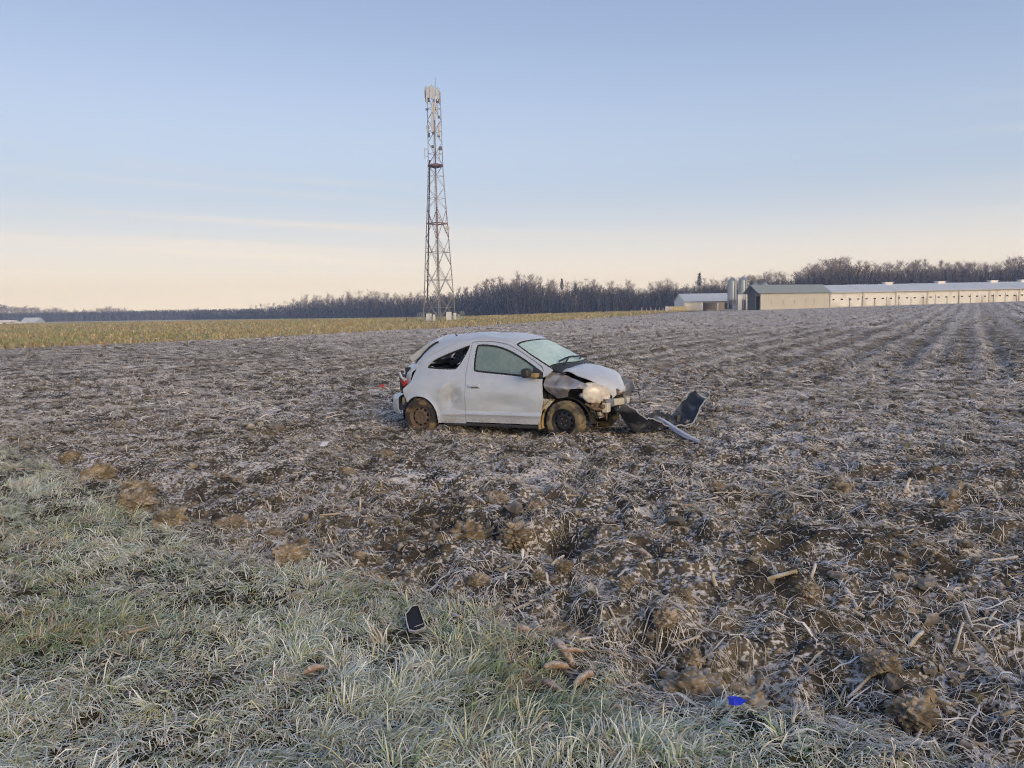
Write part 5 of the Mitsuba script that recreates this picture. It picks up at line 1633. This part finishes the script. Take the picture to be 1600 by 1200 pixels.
c = on_land(1152, 1130)
c[2] = float(ground(c[0], c[1])) + .085
r_, u_, n_ = facing(c, math.radians(55), np.linalg.norm(c - [0, 0, EYE]) / FOC)
pts = [(-14, 8, 0), (-15, -5, .0), (-8, -9, .012), (2, -9, .012), (17, 2, 0), (-2, 7, .012), (-10, 10, 0), (0, 0, -.03), (-8, 2, .02)]
add('blue_shard', hull([c + r_ * x * .85 + u_ * y * .85 + n_ * d for x, y, d in pts]), 'm_blue', False, 'bright blue plastic shard lying in the foreground grass', 'debris')
c = on_land(597, 608)
c[2] = float(ground(c[0], c[1])) + .03
s_ = .8 * np.linalg.norm(c) / FOC
add('red_shard', hull([c + [x * s_, y * .05, z * s_] for x, y, z in [(-5, -1, 0), (-4, 1, 4), (3, 0, 4.5), (7, -1, 1), (2, -1.5, 0), (0, 1.5, 1)]]), 'm_shard_red', False, 'small red plastic shard on the field left of the car', 'debris')
c = on_land(507, 705)
c[2] = float(ground(c[0], c[1])) + .03
s_ = np.linalg.norm(c) / FOC
add('white_scrap', hull([c + [x * s_, y * .05, z * s_] for x, y, z in [(-6, -1, 0), (-4, 1, 5), (5, 1, 5), (6, -1, 1), (0, -1.5, 0)]]), 'm_shard_white', False, 'small white plastic scrap on the field left in front of the car', 'debris')

# big bare clods
def clod_color(p, n, uv):
    a = mikit.fbm(p.x * 14, p.y * 14, p.z * 14, 3)
    b = mikit.fbm(p.x * 45, p.y * 45, p.z * 45, 2)
    s = mikit.mix((.12, .098, .066), (.29, .23, .155), mikit.smoothstep(.3, .7, a))
    return mikit.mix(s, (.70, .67, .65), mikit.smoothstep(.48, .66, .6 * b + .4 * a + .16 * (n.z - .7)) * .34)


mat('m_clod', mikit.proc(clod_color), .95)
ICO4 = trimesh.creation.icosphere(subdivisions=4)
CLODS = [(155, 742, 20, 'tawny soil clod at the far left, beyond the tip of the grass verge'), (217, 768, 22, 'tawny clod, upper of the two close together at left'), (213, 792, 24, 'tawny clod, lower of the two close together at left'), (268, 818, 22, 'tawny clod beside a green grass tuft at left'),
         (365, 822, 24, None), (455, 878, 24, None), (428, 832, 14, None), (585, 884, 22, None), (640, 912, 16, None), (745, 908, 15, None), (732, 797, 40, 'largest broken clod, at the rim of the gouged hole in mid field'), (835, 797, 15, 'dark round clod standing beside the deep wheel gouge'), (803, 818, 26, 'brown clod left of the deep wheel gouge'),
         (775, 775, 18, None), (1062, 938, 18, None), (1022, 930, 11, None), (977, 936, 12, None), (880, 905, 13, None), (842, 912, 11, None), (1080, 1030, 46, 'broad crumbly clod mound at the edge of the foreground soil'), (1165, 1075, 30, 'tawny clod at the right end of the foreground grass edge'), (1080, 1005, 16, None), (900, 985, 24, None), (865, 975, 20, None),
         (1040, 980, 18, None), (1260, 925, 16, None), (1375, 1045, 22, None), (1335, 1025, 12, None), (1425, 1100, 26, None), (1510, 1030, 26, None), (1275, 1080, 16, None), (1120, 765, 14, None), (1310, 757, 18, None), (1475, 788, 16, None), (1460, 735, 10, None), (540, 735, 14, None), (600, 712, 12, None), (470, 845, 13, None), (110, 712, 14, None), (560, 868, 10, None)]
ROWS = {}
for k, c in enumerate(CLODS):
    if not c[3]:
        ROWS.setdefault('far' if c[1] < 800 else 'middle' if c[1] < 925 else 'near', []).append((c[0], k))
CLOD_NAME = {k: f'plain brown soil clod, {ORD[i]} from the left in the {row} row of such clods' for row, v in ROWS.items() for i, (_, k) in enumerate(sorted(v))}
for k, (px, py, r, lab) in enumerate(CLODS):
    g = on_land(px, py + r * .5)
    r = r * np.linalg.norm(g - [0, 0, EYE]) / FOC * .92
    m = ICO4
    v = np.array(m.vertices)
    v = v * (.85 + .9 * (meshkit.fbm(v * 1.2 + k * 7.3, 2, k) - .5)[:, None] + .6 * (np.abs(meshkit.fbm(v * 2.6 + k, 2, k + 50) - .5) * 2)[:, None] + .34 * (meshkit.noise(v * 6 + k, 9) - .5)[:, None] + .20 * (meshkit.noise(v * 13 + k, 19) - .5)[:, None] + .10 * (meshkit.noise(v * 27 + k, 29) - .5)[:, None])
    v *= np.array([1.15, 1.0, .74]) * r
    a = rng.uniform(0, 6.3)
    v = np.column_stack([v[:, 0] * math.cos(a) - v[:, 1] * math.sin(a), v[:, 0] * math.sin(a) + v[:, 1] * math.cos(a), v[:, 2]])
    v += [g[0], g[1], float(ground(g[0], g[1])) + .28 * r]
    m = trimesh.Trimesh(v, m.faces, process=False)
    if lab:
        add('soil_clod', m, 'm_clod', 50, lab, 'clod')
    else:
        add('soil_clod', m, 'm_clod', 50, CLOD_NAME[k], 'clod', 'plain brown soil clods')

# maize cobs, root ends and thick stalks
mat('m_cob', mikit.proc(lambda p, n, uv: mikit.mix(mikit.mix((.22, .14, .095), (.33, .22, .15), mikit.fbm(p.x * 60, p.y * 60, p.z * 60, 2)), (.48, .42, .39), mikit.smoothstep(.30, .75, mikit.fbm(p.x * 70, p.y * 70, p.z * 70, 2) + .35 * (n.z - .5)))), .8)
mat('m_stalk', mikit.proc(lambda p, n, uv: mikit.mix(mikit.mix((.36, .29, .17), (.46, .38, .26), mikit.fbm(p.x * 30, p.y * 30, p.z * 30, 2)), (.58, .57, .58), mikit.smoothstep(.3, .7, mikit.fbm(p.x * 16, p.y * 16, p.z * 16, 2) + .3 * (n.z - .5)))), .75)


def ground_pt(px, py, lift=0.0):
    g = on_land(px, py)
    return np.array([g[0], g[1], float(ground(g[0], g[1])) + lift])


COBS = [(475, 1064, 508, 1056, 7, 'orange maize cob lying in the grass left of the centre'), (868, 1026, 896, 1046, 9, 'thick frosted maize cob on top of the little heap of cobs'), (850, 1054, 888, 1049, 8, 'reddish maize cob under the thick one in the heap'), (897, 1072, 926, 1060, 8, 'dark reddish cob at the right of the heap'),
        (815, 986, 845, 1004, 8, 'pale brown cob above left of the heap'), (850, 1070, 878, 1084, 8, 'tawny cob in front of the heap'), (990, 864, 1018, 876, 6, 'smooth reddish brown cob alone in mid field'), (880, 1030, 912, 1026, 5, 'curved husk piece behind the heap of cobs'), (805, 1004, 828, 1009, 7, 'short greyish cob left of the heap'), (955, 1108, 978, 1114, 6, 'brownish cob half hidden in the grass right of the heap')]
for x0, y0, x1, y1, r, lab in COBS:
    a, b = ground_pt(x0, y0 + 4, .03), ground_pt(x1, y1 + 4, .03)
    r = r * .66 * np.linalg.norm(a - [0, 0, EYE]) / FOC
    t = np.linspace(0, 1, 13)
    C = a + (b - a) * t[:, None] + np.column_stack([0 * t, 0 * t, r * .8 * np.sin(np.pi * t)])
    add('maize_cob', tube(C, r * np.interp(t, [0, .06, .4, .9, 1], [.55, .85, 1.05, .8, .45]) * (1 + .10 * (np.arange(13) % 2)) * rng.uniform(.9, 1.1, 13), 12), 'm_cob', 50, lab, 'maize cob')
STALKS = [(1462, 1008, 1504, 1062, 6), (1412, 772, 1424, 754, 4), (1118, 915, 1116, 898, 5), (1066, 915, 1108, 928, 5), (1046, 965, 1074, 978, 3), (1135, 945, 1150, 958, 3), (1325, 1068, 1372, 1056, 3.5), (1490, 995, 1508, 960, 3), (1420, 985, 1442, 976, 5), (862, 880, 880, 866, 4), (1136, 1046, 1156, 1036, 4), (1200, 914, 1245, 918, 5), (1430, 1135, 1448, 1112, 3), (690, 962, 722, 986, 5), (683, 960, 660, 985, 4), (686, 958, 681, 990, 4.5), (742, 783, 757, 795, 4), (766, 785, 784, 777, 4), (562, 806, 563, 783, 2.5), (700, 836, 725, 843, 3), (1068, 1012, 1088, 1040, 3), (1545, 980, 1555, 972, 3), (1560, 1010, 1598, 1030, 4), (1268, 918, 1276, 900, 4), (1312, 918, 1340, 950, 5), (1480, 832, 1500, 846, 3.5), (1460, 1090, 1486, 1100, 5), (868, 1010, 880, 1026, 4), (872, 998, 892, 1022, 4), (905, 1015, 924, 1004, 3.5), (1232, 880, 1258, 902, 3.5), (1385, 905, 1420, 915, 3.5), (1560, 880, 1590, 870, 4), (1490, 915, 1530, 930, 4), (1010, 780, 1045, 788, 3), (940, 745, 960, 738, 3)]
ROWS = {}
for k, c in enumerate(STALKS):
    ROWS.setdefault('farthest' if c[1] < 850 else 'middle' if c[1] < 950 else 'third' if c[1] < 1005 else 'nearest', []).append((c[0], k))
STALK_NAME = {k: f'thick pale broken maize stalk, {ORD[i]} from the left in the {row} row of stalks' for row, v in ROWS.items() for i, (_, k) in enumerate(sorted(v))}
for k, (x0, y0, x1, y1, r) in enumerate(STALKS):
    up = abs(y1 - y0) > abs(x1 - x0) * 1.3 and y1 < y0
    a = ground_pt(x0, y0 + 3, .015)
    if up:
        s_ = np.linalg.norm(a - [0, 0, EYE]) / FOC
        b = a + np.array([(x1 - x0) * s_, .04, (y0 - y1) * s_ * 1.05])
    else:
        b = ground_pt(x1, y1 + 3, .03)
    r = r * .62 * np.linalg.norm(a - [0, 0, EYE]) / FOC
    t = np.linspace(0, 1, 9)
    C = a + (b - a) * t[:, None] + np.column_stack([.3 * r * np.sin(5 * t + k), 0 * t, 0 * t])
    rr = r * (1 + .22 * np.exp(-((t - .35) / .05) ** 2)) * np.interp(t, [0, .05, .95, 1], [.8, 1, .85, .7])
    add('maize_stalk', tube(C, rr, 9), 'm_stalk', 50, STALK_NAME[k], 'maize stalk', 'thick broken maize stalks')

# ------------------------------------------------------------------ cold morning haze over the land
scene['air'] = {'type': 'homogeneous', 'albedo': {'type': 'rgb', 'value': [.90, .94, .98]}, 'sigma_t': {'type': 'rgb', 'value': [.00030, .00042, .00068]}}
scene['haze'] = {'type': 'cube', 'to_world': T().translate([0, 380, 25]).scale([1200, 830, 31]), 'bsdf': {'type': 'null'}, 'interior': {'type': 'ref', 'id': 'air'}}
scene['camera']['medium'] = {'type': 'ref', 'id': 'air'}
tag('haze', 'thin cold haze lying over the whole land', 'haze', kind='stuff')
